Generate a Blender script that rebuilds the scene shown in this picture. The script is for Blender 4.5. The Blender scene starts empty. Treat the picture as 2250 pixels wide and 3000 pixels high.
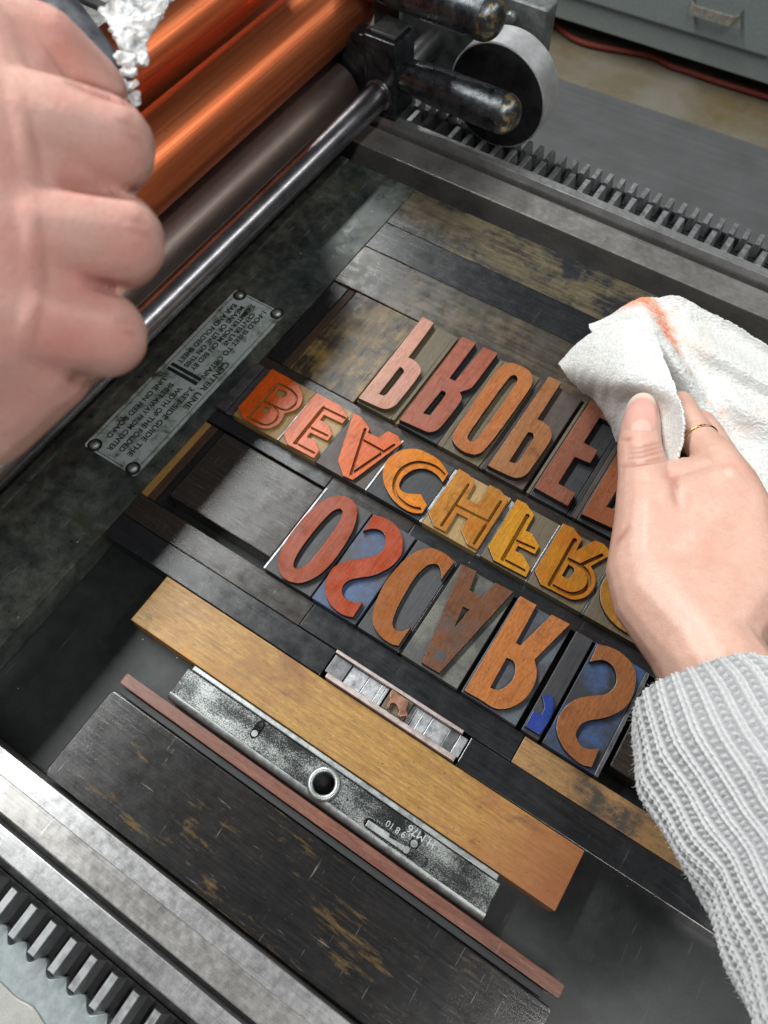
import bpy, bmesh, math, random, json
from mathutils import Vector, Matrix
import numpy as np
S = 0.001                       # the scene is measured in millimetres on the press bed, built in metres
sc = bpy.context.scene
COL = sc.collection
rnd = random.Random(7)

# ---------------------------------------------------------------- camera
AX = Vector((0.83722883, 0.48092944, -0.26029745))   # bed axes seen from the lens
AY = Vector((0.54678338, -0.74378667, 0.38445978))
AZ = Vector((-0.00870775, -0.46420713, -0.88568387))
cd = bpy.data.cameras.new('camera'); cam = bpy.data.objects.new('camera', cd); COL.objects.link(cam)
right = Vector((AX.x, AY.x, AZ.x)); down = Vector((AX.y, AY.y, AZ.y)); fwd = Vector((AX.z, AY.z, AZ.z))
rot = Matrix((right, -down, -fwd)).transposed()
cam.matrix_world = Matrix.Translation((0, 0, 0.4085)) @ rot.to_4x4()
cd.sensor_fit = 'VERTICAL'; cd.sensor_height = 32; cd.lens = 2264 / 3000 * 32
cd.clip_start = 0.01; cd.clip_end = 50
cd.dof.use_dof = True; cd.dof.focus_distance = 0.365; cd.dof.aperture_fstop = 16.0
sc.camera = cam

# ---------------------------------------------------------------- light
w = bpy.data.worlds.new('World'); sc.world = w; w.use_nodes = True
w.node_tree.nodes['Background'].inputs[0].default_value = (0.80, 0.86, 0.95, 1)
w.node_tree.nodes['Background'].inputs[1].default_value = 0.06
def tube(name, loc, target, sx, sy, watt, col):
    l = bpy.data.lights.new(name, 'AREA'); l.shape = 'RECTANGLE'; l.size = sx; l.size_y = sy; l.energy = watt; l.color = col
    o = bpy.data.objects.new(name, l); COL.objects.link(o); o.location = loc
    d = (Vector(target) - Vector(loc)).normalized()
    yy = Vector((0, 1, 0)); yy = (yy - d * yy.dot(d)).normalized(); xx = yy.cross(-d)
    o.rotation_euler = Matrix((xx, yy, -d)).transposed().to_euler()
    return o
tube('ceiling_tube_light', (-1.55, 0.55, 2.0), (-0.15, 0.15, 0), 0.15, 2.6, 130, (0.98, 1.0, 0.985))
tube('ceiling_tube_light', (1.55, 1.05, 2.1), (0, 0.2, 0), 0.16, 2.6, 30, (0.98, 1.0, 0.98))
tube('ceiling_tube_light', (0.75, -0.75, 2.2), (0, 0.1, 0), 0.16, 1.6, 38, (1.0, 0.985, 0.96))
vs = sc.view_settings; vs.view_transform = 'Standard'; vs.look = 'None'; vs.exposure = -0.45; vs.gamma = 1.0
sc.cycles.use_denoising = True
sc.cycles.max_bounces = 6

# ---------------------------------------------------------------- materials
class NT:
    def __init__(self, name):
        self.m = bpy.data.materials.new(name); self.m.use_nodes = True
        self.t = self.m.node_tree; self.n = self.t.nodes; self.l = self.t.links
        self.b = self.n['Principled BSDF']
    def node(self, typ, **kw):
        n = self.n.new(typ)
        for k, v in kw.items(): setattr(n, k, v)
        return n
    def put(self, sock, v):
        if hasattr(v, 'is_linked') or isinstance(v, bpy.types.NodeSocket): self.l.new(v, sock)
        else:
            if isinstance(v, (tuple, list)) and len(v) == 3 and sock.type == 'RGBA': v = (*v, 1)
            sock.default_value = v
    def coord(self, scale=(1, 1, 1), rz=0.0, vary=True):
        c = self.node('ShaderNodeTexCoord').outputs['Object']
        mp = self.node('ShaderNodeMapping'); self.l.new(c, mp.inputs[0])
        mp.inputs['Scale'].default_value = [1000 * s for s in scale]; mp.inputs['Rotation'].default_value = (0, 0, rz)
        if not vary: return mp.outputs[0]
        oi = self.node('ShaderNodeObjectInfo'); ml = self.node('ShaderNodeMath', operation='MULTIPLY'); self.l.new(oi.outputs['Random'], ml.inputs[0]); ml.inputs[1].default_value = 371.0
        ad = self.node('ShaderNodeVectorMath', operation='ADD'); self.l.new(mp.outputs[0], ad.inputs[0]); self.l.new(ml.outputs[0], ad.inputs[1])
        return ad.outputs[0]
    def noise(self, vec, scale, detail=4, rough=.55, dist=0.0):
        n = self.node('ShaderNodeTexNoise'); self.l.new(vec, n.inputs['Vector'])
        n.inputs['Scale'].default_value = scale; n.inputs['Detail'].default_value = detail; n.inputs['Roughness'].default_value = rough; n.inputs['Distortion'].default_value = dist
        return n.outputs['Fac']
    def voro(self, vec, scale, feature='F1'):
        n = self.node('ShaderNodeTexVoronoi', feature=feature); self.l.new(vec, n.inputs['Vector']); n.inputs['Scale'].default_value = scale
        return n.outputs['Distance']
    def ramp(self, fac, *stops):
        r = self.node('ShaderNodeValToRGB'); self.l.new(fac, r.inputs[0]); e = r.color_ramp.elements
        while len(e) < len(stops): e.new(0.5)
        for el, (p, c) in zip(e, stops):
            el.position = p; el.color = (c, c, c, 1) if not isinstance(c, (tuple, list)) else (*c, 1)
        return r.outputs[0]
    def mix(self, fac, a, b, mode='MIX'):
        x = self.node('ShaderNodeMix', data_type='RGBA', blend_type=mode)
        self.put(x.inputs[0], fac); self.put(x.inputs[6], a); self.put(x.inputs[7], b); return x.outputs[2]
    def math(self, op, a, b=0.0):
        x = self.node('ShaderNodeMath', operation=op); self.put(x.inputs[0], a); self.put(x.inputs[1], b); return x.outputs[0]
    def attr(self, name):
        return self.node('ShaderNodeAttribute', attribute_name=name).outputs['Fac']
    def bump(self, h, strength, dist_mm=.3, prev=None):
        x = self.node('ShaderNodeBump'); self.put(x.inputs['Height'], h); x.inputs['Strength'].default_value = strength; x.inputs['Distance'].default_value = dist_mm * S
        if prev is not None: self.l.new(prev, x.inputs['Normal'])
        return x.outputs[0]
    def out(self, col=None, rough=None, metal=None, normal=None, **kw):
        if col is not None: self.put(self.b.inputs['Base Color'], col)
        if rough is not None: self.put(self.b.inputs['Roughness'], rough)
        if metal is not None: self.put(self.b.inputs['Metallic'], metal)
        if normal is not None: self.l.new(normal, self.b.inputs['Normal'])
        for k, v in kw.items(): self.put(self.b.inputs[k], v)
        return self.m
def sc3(c, k): return tuple(min(1, x * k) for x in c)

def wood(name, base, dark=None, light=None, axis=0, grain=1.0, gscale=.55, patch=None, pamt=(.52, .62), pscale=.045, rough=.42, spec=.5, scr=0.25, scrcol=None, pores=True, bump=.25, pst=(1, 1, 1), ends=None, blots=None, rv=1.0):
    n = NT(name); dark = dark or sc3(base, .55); light = light or sc3(base, 1.35)
    st = [1, 1, 1]; st[axis] = .07
    v = n.coord((1, 1, 1)); gv = n.coord(tuple(st)); 
    g = n.noise(gv, gscale, 6, .62, .4)
    lo = .5 - .22 * grain; hi = .5 + .22 * grain
    col = n.ramp(g, (max(0, lo - .06), dark), (.5, base), (min(1, hi + .06), light))
    big = n.noise(v, .035, 4, .6)
    col = n.mix(n.ramp(big, (.35, .0), (.7, .22)), col, sc3(base, .5))
    fg = n.noise(n.coord(tuple([.12 if k == axis else 1 for k in range(3)])), 2.2, 4, .7); col = n.mix(n.ramp(fg, (.38, .45), (.55, 0.)), col, sc3(dark, .6))
    if patch is not None:
        pn = n.noise(n.coord(tuple(pst)), pscale, 8, .74, .3); pg = n.noise(gv, .35, 5, .7)
        pf = n.math('ADD', n.math('MULTIPLY', pn, .72), n.math('MULTIPLY', pg, .28))
        col = n.mix(n.ramp(pf, (pamt[0], 0.), (pamt[1], .95)), col, patch)
    if blots is not None:
        for sc_, c_, lo_, hi_, k_ in blots: col = n.mix(n.ramp(n.noise(n.coord((.6, 1, 1), .2 * k_), sc_, 5, .65, .4), (lo_, 0.), (hi_, k_)), col, c_)
    if ends is not None:
        xs_ = n.node('ShaderNodeSeparateXYZ'); n.l.new(n.node('ShaderNodeTexCoord').outputs['Object'], xs_.inputs[0])
        xx_ = n.math('ADD', n.math('MULTIPLY', xs_.outputs[0], 1000.), n.math('MULTIPLY', n.noise(v, .05, 4, .6), 60.))
        for x0_, x1_, c_, k_ in ends: col = n.mix(n.ramp(n.math('DIVIDE', n.math('SUBTRACT', xx_, x0_), x1_ - x0_), (0., 0.), (1., k_)), col, c_)
    sv = n.coord((1, .045, 1), .5 if axis == 0 else .2); s1 = n.ramp(n.noise(sv, .9, 3, .5), (.68, 0.), (.72, 1.))
    sv2 = n.coord((.05, 1, 1), -.35); s2 = n.ramp(n.noise(sv2, .8, 3, .5), (.69, 0.), (.73, 1.))
    ss = n.math('MULTIPLY', n.math('MULTIPLY', n.math('MAXIMUM', s1, s2), n.ramp(n.noise(v, .06, 4, .7), (.45, 0.), (.6, 1.))), scr)
    col = n.mix(ss, col, scrcol or sc3(light, 1.5))
    s3 = n.ramp(n.noise(n.coord((.09, 1.4, 1), 1.1), 1.1, 2, .5), (.70, 0.), (.73, 1.)); s4 = n.ramp(n.noise(n.coord((.07, 1.1, 1), .42), 1.0, 2, .5), (.70, 0.), (.73, 1.))
    col = n.mix(n.math('MULTIPLY', n.math('MULTIPLY', n.math('MAXIMUM', s3, s4), n.ramp(n.noise(v, .045, 4, .7), (.48, 0.), (.62, 1.))), scr * .5), col, scrcol or sc3(light, 1.5))
    if pores:
        pf = n.ramp(n.noise(v, .8, 2, .5), (.70, 0.), (.735, .8)); col = n.mix(pf, col, sc3(dark, .35))
    dv = n.voro(n.coord((1, 1, 1), .3), .085); dg = n.ramp(n.noise(v, .31, 2, .5), (.5, .3), (.62, 1.)); col = n.mix(n.math('MULTIPLY', n.ramp(dv, (.018, .75), (.030, 0.)), dg), col, (.42, .42, .41))
    r = n.ramp(n.noise(v, .12, 5, .6), (.3, max(.1, rough - .07 * rv)), (.7, min(1, rough + .09 * rv)))
    nm = n.bump(g, bump, .25); nm = n.bump(n.noise(v, 1.2, 3, .6), bump * .5, .12, nm)
    return n.out(col, r, 0.0, nm, **{'Specular IOR Level': spec})

def metal(name, col, rough=.35, spots=.3, dark=None, met=1.0, brushed=None, bump=.15, spec=.5, sscale=.12, fine_amt=.35, rvar=1.0, dust=False):
    n = NT(name); v = n.coord((1, 1, 1)); dark = dark or sc3(col, .45)
    a = n.noise(v, sscale, 7, .65, .3); f = n.ramp(a, (.5 - spots * .35, dark), (.5 + spots * .15, col), (.85, sc3(col, 1.15)))
    fine = n.noise(v, 1.3, 4, .7); f = n.mix(n.ramp(fine, (.35, fine_amt), (.6, 0.)), f, sc3(dark, .7))
    if dust:
        dv = n.voro(n.coord((1, 1, 1), .3), .07); f = n.mix(n.ramp(dv, (.022, .8), (.034, 0.)), f, (.5, .5, .49))
        sc_ = n.ramp(n.noise(n.coord((1, .06, 1), .9), .7, 3, .5), (.69, 0.), (.73, .5)); f = n.mix(sc_, f, sc3(col, 2.2))
    rr = n.ramp(n.noise(v, .25, 5, .6), (.3, max(.06, rough - .1 * rvar)), (.7, min(1, rough + .14 * rvar)))
    if brushed is not None:
        st = [1, 1, 1]; st[brushed] = .02
        b = n.noise(n.coord(tuple(st)), 1.4, 4, .6); f = n.mix(.25, f, n.ramp(b, (.35, sc3(col, .55)), (.65, sc3(col, 1.25))))
        nm = n.bump(b, bump, .1)
    else: nm = n.bump(fine, bump, .15)
    return n.out(f, rr, met, nm, **{'Specular IOR Level': spec})

MAT = {}
# furniture
MAT['ebony'] = wood('oiled_black_wood', (.013, .014, .016), (.006, .006, .007), (.024, .025, .028), 0, 1, .6, None, rough=.24, rv=.6, scr=.22, scrcol=(.16, .16, .16), bump=.3, spec=.8)
MAT['ebony_y'] = wood('oiled_black_wood_cross', (.013, .0125, .013), (.006, .006, .006), (.024, .022, .022), 1, 1, .6, None, rough=.24, rv=.6, scr=.2, scrcol=(.14, .13, .12), bump=.3, spec=.5)
MAT['umber'] = wood('dark_brown_wood', (.026, .020, .017), (.011, .009, .008), (.050, .040, .033), 0, 1.1, .7, None, rough=.24, rv=.6, scr=.35, scrcol=(.18, .16, .14), bump=.3, spec=.8)
MAT['umber_y'] = wood('dark_brown_wood_cross', (.050, .028, .018), (.022, .013, .010), (.09, .05, .03), 1, 1.1, .7, None, rough=.42, scr=.25, scrcol=(.2, .15, .1), bump=.3)
MAT['honey'] = wood('honey_maple_wood', (.36, .195, .045), (.20, .10, .024), (.50, .30, .085), 0, .9, .75, (.21, .088, .025), (.54, .70), .020, rough=.44, scr=.12, scrcol=(.5, .36, .16), bump=.22, ends=[(85, 165, (.27, .080, .028), .85), (-60, -175, (.30, .13, .04), .0)], blots=[(.026, (.17, .068, .020), .52, .66, .8), (.012, (.40, .19, .03), .5, .65, .6), (.06, (.05, .035, .02), .63, .70, .8), (.45, (.19, .095, .03), .50, .66, .35)])
MAT['honey2'] = wood('stained_honey_wood', (.30, .16, .055), (.13, .075, .03), (.42, .25, .09), 0, 1.2, .7, (.035, .03, .026), (.50, .60), .04, rough=.5, scr=.12, bump=.3)
MAT['goldstrip'] = wood('golden_strip_wood', (.30, .17, .045), (.2, .1, .03), (.4, .24, .08), 1, .8, .7, None, rough=.5, scr=.1)
MAT['brass_patina'] = wood('gold_patina_wood', (.030, .025, .019), (.014, .012, .010), (.055, .046, .032), 1, 1, .6, (.25, .165, .058), (.45, .62), .040, rough=0.3, scr=.2, scrcol=(.4, .3, .15))
MAT['patina_e'] = wood('brown_patina_wood', (.050, .042, .031), (.020, .018, .016), (.085, .068, .045), 0, .9, .35, (.125, .085, .045), (.50, .66), .03, rough=0.27, scr=.3, scrcol=(.3, .25, .18), spec=.85)
MAT['patina_g'] = wood('flaking_patina_wood', (.105, .085, .050), (.06, .05, .032), (.15, .125, .08), 0, .6, .3, (.012, .013, .018), (.47, .56), .020, pst=(.8, 1, 1), rough=0.25, scr=.2, scrcol=(.3, .26, .2), spec=.85)
MAT['bigdark'] = wood('worn_black_block_wood', (.013, .012, .012), (.006, .006, .006), (.026, .023, .022), 0, 1, .7, (.125, .078, .026), (.555, .65), .085, pst=(.28, 1, 1), rough=.20, rv=.35, scr=1.0, scrcol=(.15, .145, .14), bump=.35, spec=.8)
MAT['redbrown'] = wood('red_brown_strip_wood', (.165, .062, .038), (.085, .03, .022), (.24, .10, .06), 0, 1, .8, (.25, .12, .06), (.60, .66), .05, rough=.40, scr=.3, scrcol=(.4, .22, .12))
MAT['dullrubber'] = wood('black_reglet', (.016, .017, .019), None, None, 0, .6, .6, None, rough=.55, scr=.1, scrcol=(.1, .1, .1))
MAT['edge_gold'] = wood('worn_wood_edge', (.20, .12, .045), (.05, .035, .02), (.30, .19, .08), 0, 1.6, .5, (.03, .027, .025), (.47, .55), .12, rough=.5, scr=0)
MAT['edge_grey'] = wood('rubbed_wood_edge', (.075, .07, .066), (.03, .03, .03), (.12, .11, .10), 0, 1.6, .5, None, rough=.42, scr=0)
# metals
MAT['lead'] = metal('type_metal', (.50, .51, .53), .42, .5, (.20, .20, .21), .85, None, .3)
MAT['leaddark'] = metal('dark_type_metal', (.20, .205, .215), .40, .5, (.07, .07, .075), .85, 1, .3)
MAT['leadpink'] = metal('pinkish_type_metal', (.50, .43, .41), .45, .5, (.30, .24, .22), .7, 0, .2)
MAT['bedmetal'] = metal('bed_cast_iron', (.034, .038, .037), .30, .6, (.011, .013, .013), .30, None, .12, sscale=.03, dust=True, rvar=.2)
MAT['headbar'] = None
MAT['rail'] = metal('ground_steel_rail', (.40, .39, .378), .30, .40, (.25, .24, .23), .72, 0, .10, sscale=.04, fine_amt=.38, dust=True, rvar=.6)
MAT['rail2'] = metal('ground_steel_track', (.44, .44, .442), .30, .40, (.28, .28, .282), .72, 0, .10, sscale=.04, fine_amt=.38, dust=True, rvar=.6)
MAT['groove'] = metal('greasy_groove', (.016, .016, .017), .5, .3, (.008, .008, .008), .2, None, .3)
MAT['tooth'] = metal('rack_steel', (.34, .345, .355), .42, .4, (.22, .225, .23), .8, 1, .15, fine_amt=.15)
MAT['steel'] = metal('polished_rod_steel', (.42, .41, .43), .30, .35, (.26, .255, .27), 1.0, 1, .02, sscale=.05, fine_amt=.05, rvar=.25)
MAT['steelroll'] = metal('dull_steel_roller', (.215, .165, .145), .40, .1, (.19, .145, .13), .85, 1, .01, sscale=.02, fine_amt=.0, rvar=.2)
MAT['blacksteel'] = metal('blackened_steel', (.065, .072, .078), .30, .4, (.022, .025, .028), .7, None, .15)
MAT['bluedsteel'] = metal('blued_steel_handle', (.17, .185, .195), .30, .45, (.035, .04, .045), .9, None, .12, sscale=.08)
MAT['brassworn'] = metal('worn_brass_tip', (.34, .25, .12), .36, .25, (.05, .055, .06), .9, None, .3, sscale=.10)
def worn_brass():
    n = NT('worn_brass_tip'); v = n.coord((1, 1, 1), 0, False); a = n.noise(v, .17, 6, .68, .4)
    f = n.ramp(a, (.50, 0.), (.58, 1.))
    return n.out(n.mix(f, (.12, .13, .137), (.42, .31, .14)), n.ramp(a, (.4, .28), (.7, .45)), .9, n.bump(a, .3, .4))
MAT['brassworn'] = worn_brass()
MAT['wheelface'] = metal('wheel_black_face', (.034, .035, .037), .36, .3, (.020, .020, .022), .4, None, .08, fine_amt=.1)
MAT['wheelrim'] = metal('wheel_bright_rim', (.60, .61, .62), .34, .2, (.54, .54, .55), .6, None, .02, fine_amt=.03, rvar=.3)
MAT['greycast'] = metal('grey_cast_plate', (.20, .215, .21), .42, .5, (.09, .10, .10), .5, None, .2)
def copper():
    n = NT('copper_ink_roller'); v = n.coord((1, 1, 1), 0, False); vy = n.coord((1, .012, 1), 0, False)
    a = n.noise(vy, .5, 5, .6); col = n.ramp(a, (.3, (.70, .155, .055)), (.55, (.82, .225, .085)), (.8, (.90, .31, .13)))
    cr = n.noise(n.coord((.35, 1, 1), .2, False), .35, 3, .5); cf = n.ramp(cr, (.715, 0.), (.73, .5)); col = n.mix(cf, col, (.30, .10, .02))
    r = n.ramp(n.noise(vy, .8, 5, .6), (.3, .33), (.7, .44))
    nm = n.bump(n.noise(vy, .22, 4, .6), .22, .8); nm = n.bump(n.noise(v, 1.6, 2, .5), .1, .06, nm)
    return n.out(col, r, .88, nm)
MAT['copper'] = copper()
def headbar_mat():
    n = NT('worn_grey_green_iron'); v = n.coord((1, 1, 1), 0, False)
    a = n.noise(v, .020, 8, .70, .6); b = n.noise(v, .11, 6, .7, .3); c = n.noise(v, 1.4, 3, .6)
    f = n.math('ADD', n.math('MULTIPLY', a, .62), n.math('MULTIPLY', b, .38))
    col = n.ramp(f, (.38, (.014, .019, .020)), (.47, (.040, .050, .046)), (.54, (.078, .088, .076)), (.66, (.17, .185, .165)))
    col = n.mix(n.ramp(c, (.34, .5), (.52, 0.)), col, (.015, .018, .018))
    col = n.mix(n.ramp(n.noise(v, .05, 4, .6), (.60, 0.), (.72, .55)), col, (.060, .062, .020))
    sc_ = n.ramp(n.noise(n.coord((1, .07, 1), .15, False), .6, 3, .5), (.68, 0.), (.73, .5)); col = n.mix(sc_, col, (.24, .26, .25))
    dv = n.voro(n.coord((1, 1, 1), .3, False), .06); col = n.mix(n.ramp(dv, (.022, .8), (.034, 0.)), col, (.5, .5, .49))
    return n.out(col, n.ramp(b, (.3, .24), (.7, .44)), .25, n.bump(f, .25, .5), **{'Specular IOR Level': .6})
MAT['headbar'] = headbar_mat()
def plate_mat():
    n = NT('etched_plate'); v = n.coord((1, 1, 1), 0, False)
    a = n.noise(v, .09, 7, .68, .5); col = n.ramp(a, (.35, (.035, .045, .022)), (.41, (.22, .26, .22)), (.52, (.42, .47, .465)))
    return n.out(col, .36, .15, n.bump(n.noise(v, .5, 4, .6), .15, .2))
MAT['plate'] = plate_mat()
def flat(name, col, rough=.5, met=0.0, **kw):
    n = NT(name); v = n.coord((1, 1, 1)); a = n.noise(v, .25, 5, .6)
    return n.out(n.ramp(a, (.3, sc3(col, .75)), (.7, sc3(col, 1.15))), rough, met, n.bump(n.noise(v, .8, 3, .5), .15, .15), **kw)
MAT['print'] = flat('plate_black_paint', (.012, .014, .014), .45)
MAT['frame'] = flat('press_frame_paint', (.24, .275, .28), .35)
MAT['castrough'] = metal('bare_casting', (.36, .355, .34), .55, .6, (.30, .29, .27), .3, None, .4)
# ---------------------------------------------------------------- mesh helpers (millimetres in, metres out)
def finish(name, me, mats, parent=None, loc=(0, 0, 0), smooth=False, rz=0.0):
    o = bpy.data.objects.new(name, me); COL.objects.link(o)
    if mats is not None:
        if not isinstance(mats, (list, tuple)): mats = [mats]
        me.materials.clear()
        for m_ in mats: me.materials.append(MAT[m_] if isinstance(m_, str) else m_)
    if smooth: me.polygons.foreach_set('use_smooth', [True] * len(me.polygons))
    o.location = [c * S for c in loc]; o.rotation_euler[2] = rz
    if parent is not None: o.parent = parent
    return o
def bm_mesh(bm, name):
    bmesh.ops.scale(bm, vec=(S, S, S), verts=bm.verts)
    me = bpy.data.meshes.new(name); bm.to_mesh(me); bm.free(); return me
def bm_box(x0, x1, y0, y1, z0, z1, bev=.4, seg=2, edge_slot=None, jit=0.0, cornerz=0.0):
    bm = bmesh.new(); r = bmesh.ops.create_cube(bm, size=1)
    for v in bm.verts:
        v.co = Vector((x0 if v.co.x < 0 else x1, y0 if v.co.y < 0 else y1, z0 if v.co.z < 0 else z1))
    if cornerz:
        es = [e for e in bm.edges if abs(e.verts[0].co.z - e.verts[1].co.z) > 1e-6]
        bmesh.ops.bevel(bm, geom=es, offset=cornerz, segments=4, affect='EDGES', profile=.5)
    if bev:
        old = set(bm.faces)
        top = [e for e in bm.edges if e.is_manifold and e.calc_face_angle(0) > .6] 
        res = bmesh.ops.bevel(bm, geom=top, offset=bev, segments=seg, affect='EDGES', profile=.6)
        if edge_slot is not None:
            for f_ in res['faces']: f_.material_index = edge_slot
    return bm
def tag(o, label=None, cat=None, group=None, kind=None):
    if label: o['label'] = label
    if cat: o['category'] = cat
    if group: o['group'] = group
    if kind: o['kind'] = kind
    return o
def empty(name, loc, label=None, cat=None, group=None):
    o = bpy.data.objects.new(name, None); COL.objects.link(o); o.empty_display_size = .01; o.location = [c * S for c in loc]
    return tag(o, label, cat, group)
def boxpart(name, x0, x1, y0, y1, z0, z1, mats, parent=None, bev=.4, edge_slot=None, loc=None, seg=2, cornerz=0, smooth=False):
    """box whose object origin is the middle of its footprint"""
    cx, cy = (x0 + x1) / 2, (y0 + y1) / 2
    me = bm_mesh(bm_box(x0 - cx, x1 - cx, y0 - cy, y1 - cy, 0, z1 - z0, bev, seg, edge_slot, 0, cornerz), name)
    px, py, pz = (0, 0, 0) if parent is None else [c / S for c in parent.location]
    return finish(name, me, mats, parent, (cx - px, cy - py, z0 - pz), smooth)
def lathe(profile, n=48, axis='y', close=True):
    """profile: (along, radius) list -> bmesh round the axis"""
    bm = bmesh.new(); rings = []
    for a, r in profile:
        ring = []
        for k in range(n):
            t = 2 * math.pi * k / n; c, s_ = r * math.cos(t), r * math.sin(t)
            co = {'x': (a, c, s_), 'y': (c, a, s_), 'z': (c, s_, a)}[axis]
            ring.append(bm.verts.new(co))
        rings.append(ring)
    for A, B in zip(rings, rings[1:]):
        for k in range(n): bm.faces.new((A[k], A[(k + 1) % n], B[(k + 1) % n], B[k]))
    if close: bm.faces.new(rings[0][::-1]); bm.faces.new(rings[-1])
    bmesh.ops.recalc_face_normals(bm, faces=bm.faces); return bm
def lathepart(name, profile, mats, parent, loc, axis='y', n=48):
    me = bm_mesh(lathe(profile, n, axis), name); o = finish(name, me, mats, parent, loc, True)
    try: me.set_sharp_from_angle(angle=math.radians(35))
    except Exception: pass
    return o
def crom(pts, sub=6, closed=True):
    """pts (x, y, smooth): Catmull-Rom where points are smooth, straight at corners"""
    N = len(pts); out = []
    for i in range(N if closed else N - 1):
        p0, p1, p2, p3 = pts[(i - 1) % N], pts[i], pts[(i + 1) % N], pts[(i + 2) % N]
        if not closed:
            p0 = pts[max(0, i - 1)]; p3 = pts[min(N - 1, i + 2)]
        s1, s2 = p1[2], p2[2]
        out.append((p1[0], p1[1]))
        if not (s1 or s2): continue
        d = (p2[0] - p1[0], p2[1] - p1[1])
        m1 = ((p2[0] - p0[0]) / 2, (p2[1] - p0[1]) / 2) if s1 else d
        m2 = ((p3[0] - p1[0]) / 2, (p3[1] - p1[1]) / 2) if s2 else d
        L = math.hypot(*d)
        for m_ in (m1, m2): pass
        def lim(m_):
            k = math.hypot(*m_); return m_ if k <= 1.3 * L or k == 0 else (m_[0] * 1.3 * L / k, m_[1] * 1.3 * L / k)
        m1, m2 = lim(m1), lim(m2)
        for k in range(1, sub):
            t = k / sub; t2, t3 = t * t, t * t * t
            a, b, c, e = 2 * t3 - 3 * t2 + 1, t3 - 2 * t2 + t, -2 * t3 + 3 * t2, t3 - t2
            out.append((a * p1[0] + b * m1[0] + c * p2[0] + e * m2[0], a * p1[1] + b * m1[1] + c * p2[1] + e * m2[1]))
    if not closed: out.append((pts[-1][0], pts[-1][1]))
    return out
def prism(loops, z0, z1, bev=.18):
    """filled 2-D outline with holes, extruded; returns a mesh in metres"""
    cu = bpy.data.curves.new('outline', 'CURVE'); cu.dimensions = '2D'; cu.fill_mode = 'BOTH'
    for L in loops:
        sp = cu.splines.new('POLY'); sp.points.add(len(L) - 1)
        for p, (x, y) in zip(sp.points, L): p.co = (x * S, y * S, 0, 1)
        sp.use_cyclic_u = True; sp.use_smooth = False
    cu.extrude = (z1 - z0) / 2 * S - bev * S; cu.bevel_depth = bev * S; cu.bevel_resolution = 1; cu.offset = -bev * S
    o = bpy.data.objects.new('outline', cu); COL.objects.link(o)
    bpy.context.view_layer.update()
    me = bpy.data.meshes.new_from_object(o.evaluated_get(bpy.context.evaluated_depsgraph_get()))
    bpy.data.objects.remove(o); bpy.data.curves.remove(cu)
    me.transform(Matrix.Translation((0, 0, (z0 + z1) / 2 * S)))
    bm = bmesh.new(); bm.from_mesh(me); bmesh.ops.remove_doubles(bm, verts=bm.verts, dist=1e-6); bm.to_mesh(me); bm.free()
    return me
def strip_outline(pts, wd):
    """rounded slot of width wd round an open polyline"""
    n = len(pts); L, Rr = [], []
    for i, (x, y) in enumerate(pts):
        a = pts[max(0, i - 1)]; b = pts[min(n - 1, i + 1)]
        dx, dy = b[0] - a[0], b[1] - a[1]; k = math.hypot(dx, dy) or 1; nx, ny = -dy / k * wd / 2, dx / k * wd / 2
        L.append((x + nx, y + ny)); Rr.append((x - nx, y - ny))
    def cap(c, frm):
        a0 = math.atan2(frm[1] - c[1], frm[0] - c[0]); return [(c[0] + wd / 2 * math.cos(a0 - math.pi * k / 6), c[1] + wd / 2 * math.sin(a0 - math.pi * k / 6)) for k in range(1, 6)]
    return L + cap(pts[-1], L[-1]) + Rr[::-1] + cap(pts[0], Rr[0])
def cut(me, cutters):
    o = bpy.data.objects.new('tmp', me); COL.objects.link(o); tmp = [o]
    for c in cutters:
        co = bpy.data.objects.new('tmpc', c); COL.objects.link(co); tmp.append(co)
        md = o.modifiers.new('b', 'BOOLEAN'); md.operation = 'DIFFERENCE'; md.object = co; md.solver = 'EXACT'
    bpy.context.view_layer.update()
    r = bpy.data.meshes.new_from_object(o.evaluated_get(bpy.context.evaluated_depsgraph_get()))
    for t in tmp: bpy.data.objects.remove(t)
    return r
def text_mesh(body, size, loc, rz, mat, parent, name='lettering', depth=.12, mirror=False, align='LEFT', sx=1.0, bold=0.0):
    cu = bpy.data.curves.new('t', 'FONT'); cu.body = body; cu.size = size * S; cu.extrude = depth * S; cu.offset = bold * S; cu.align_x = align; cu.align_y = 'CENTER'
    o = bpy.data.objects.new('t', cu); COL.objects.link(o); bpy.context.view_layer.update()
    me = bpy.data.meshes.new_from_object(o.evaluated_get(bpy.context.evaluated_depsgraph_get()))
    bpy.data.objects.remove(o); bpy.data.curves.remove(cu)
    me.transform(Matrix.Diagonal((sx, -1 if mirror else 1, 1, 1)))
    if mirror: me.flip_normals()
    return finish(name, me, mat, parent, loc, rz=rz)

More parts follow.
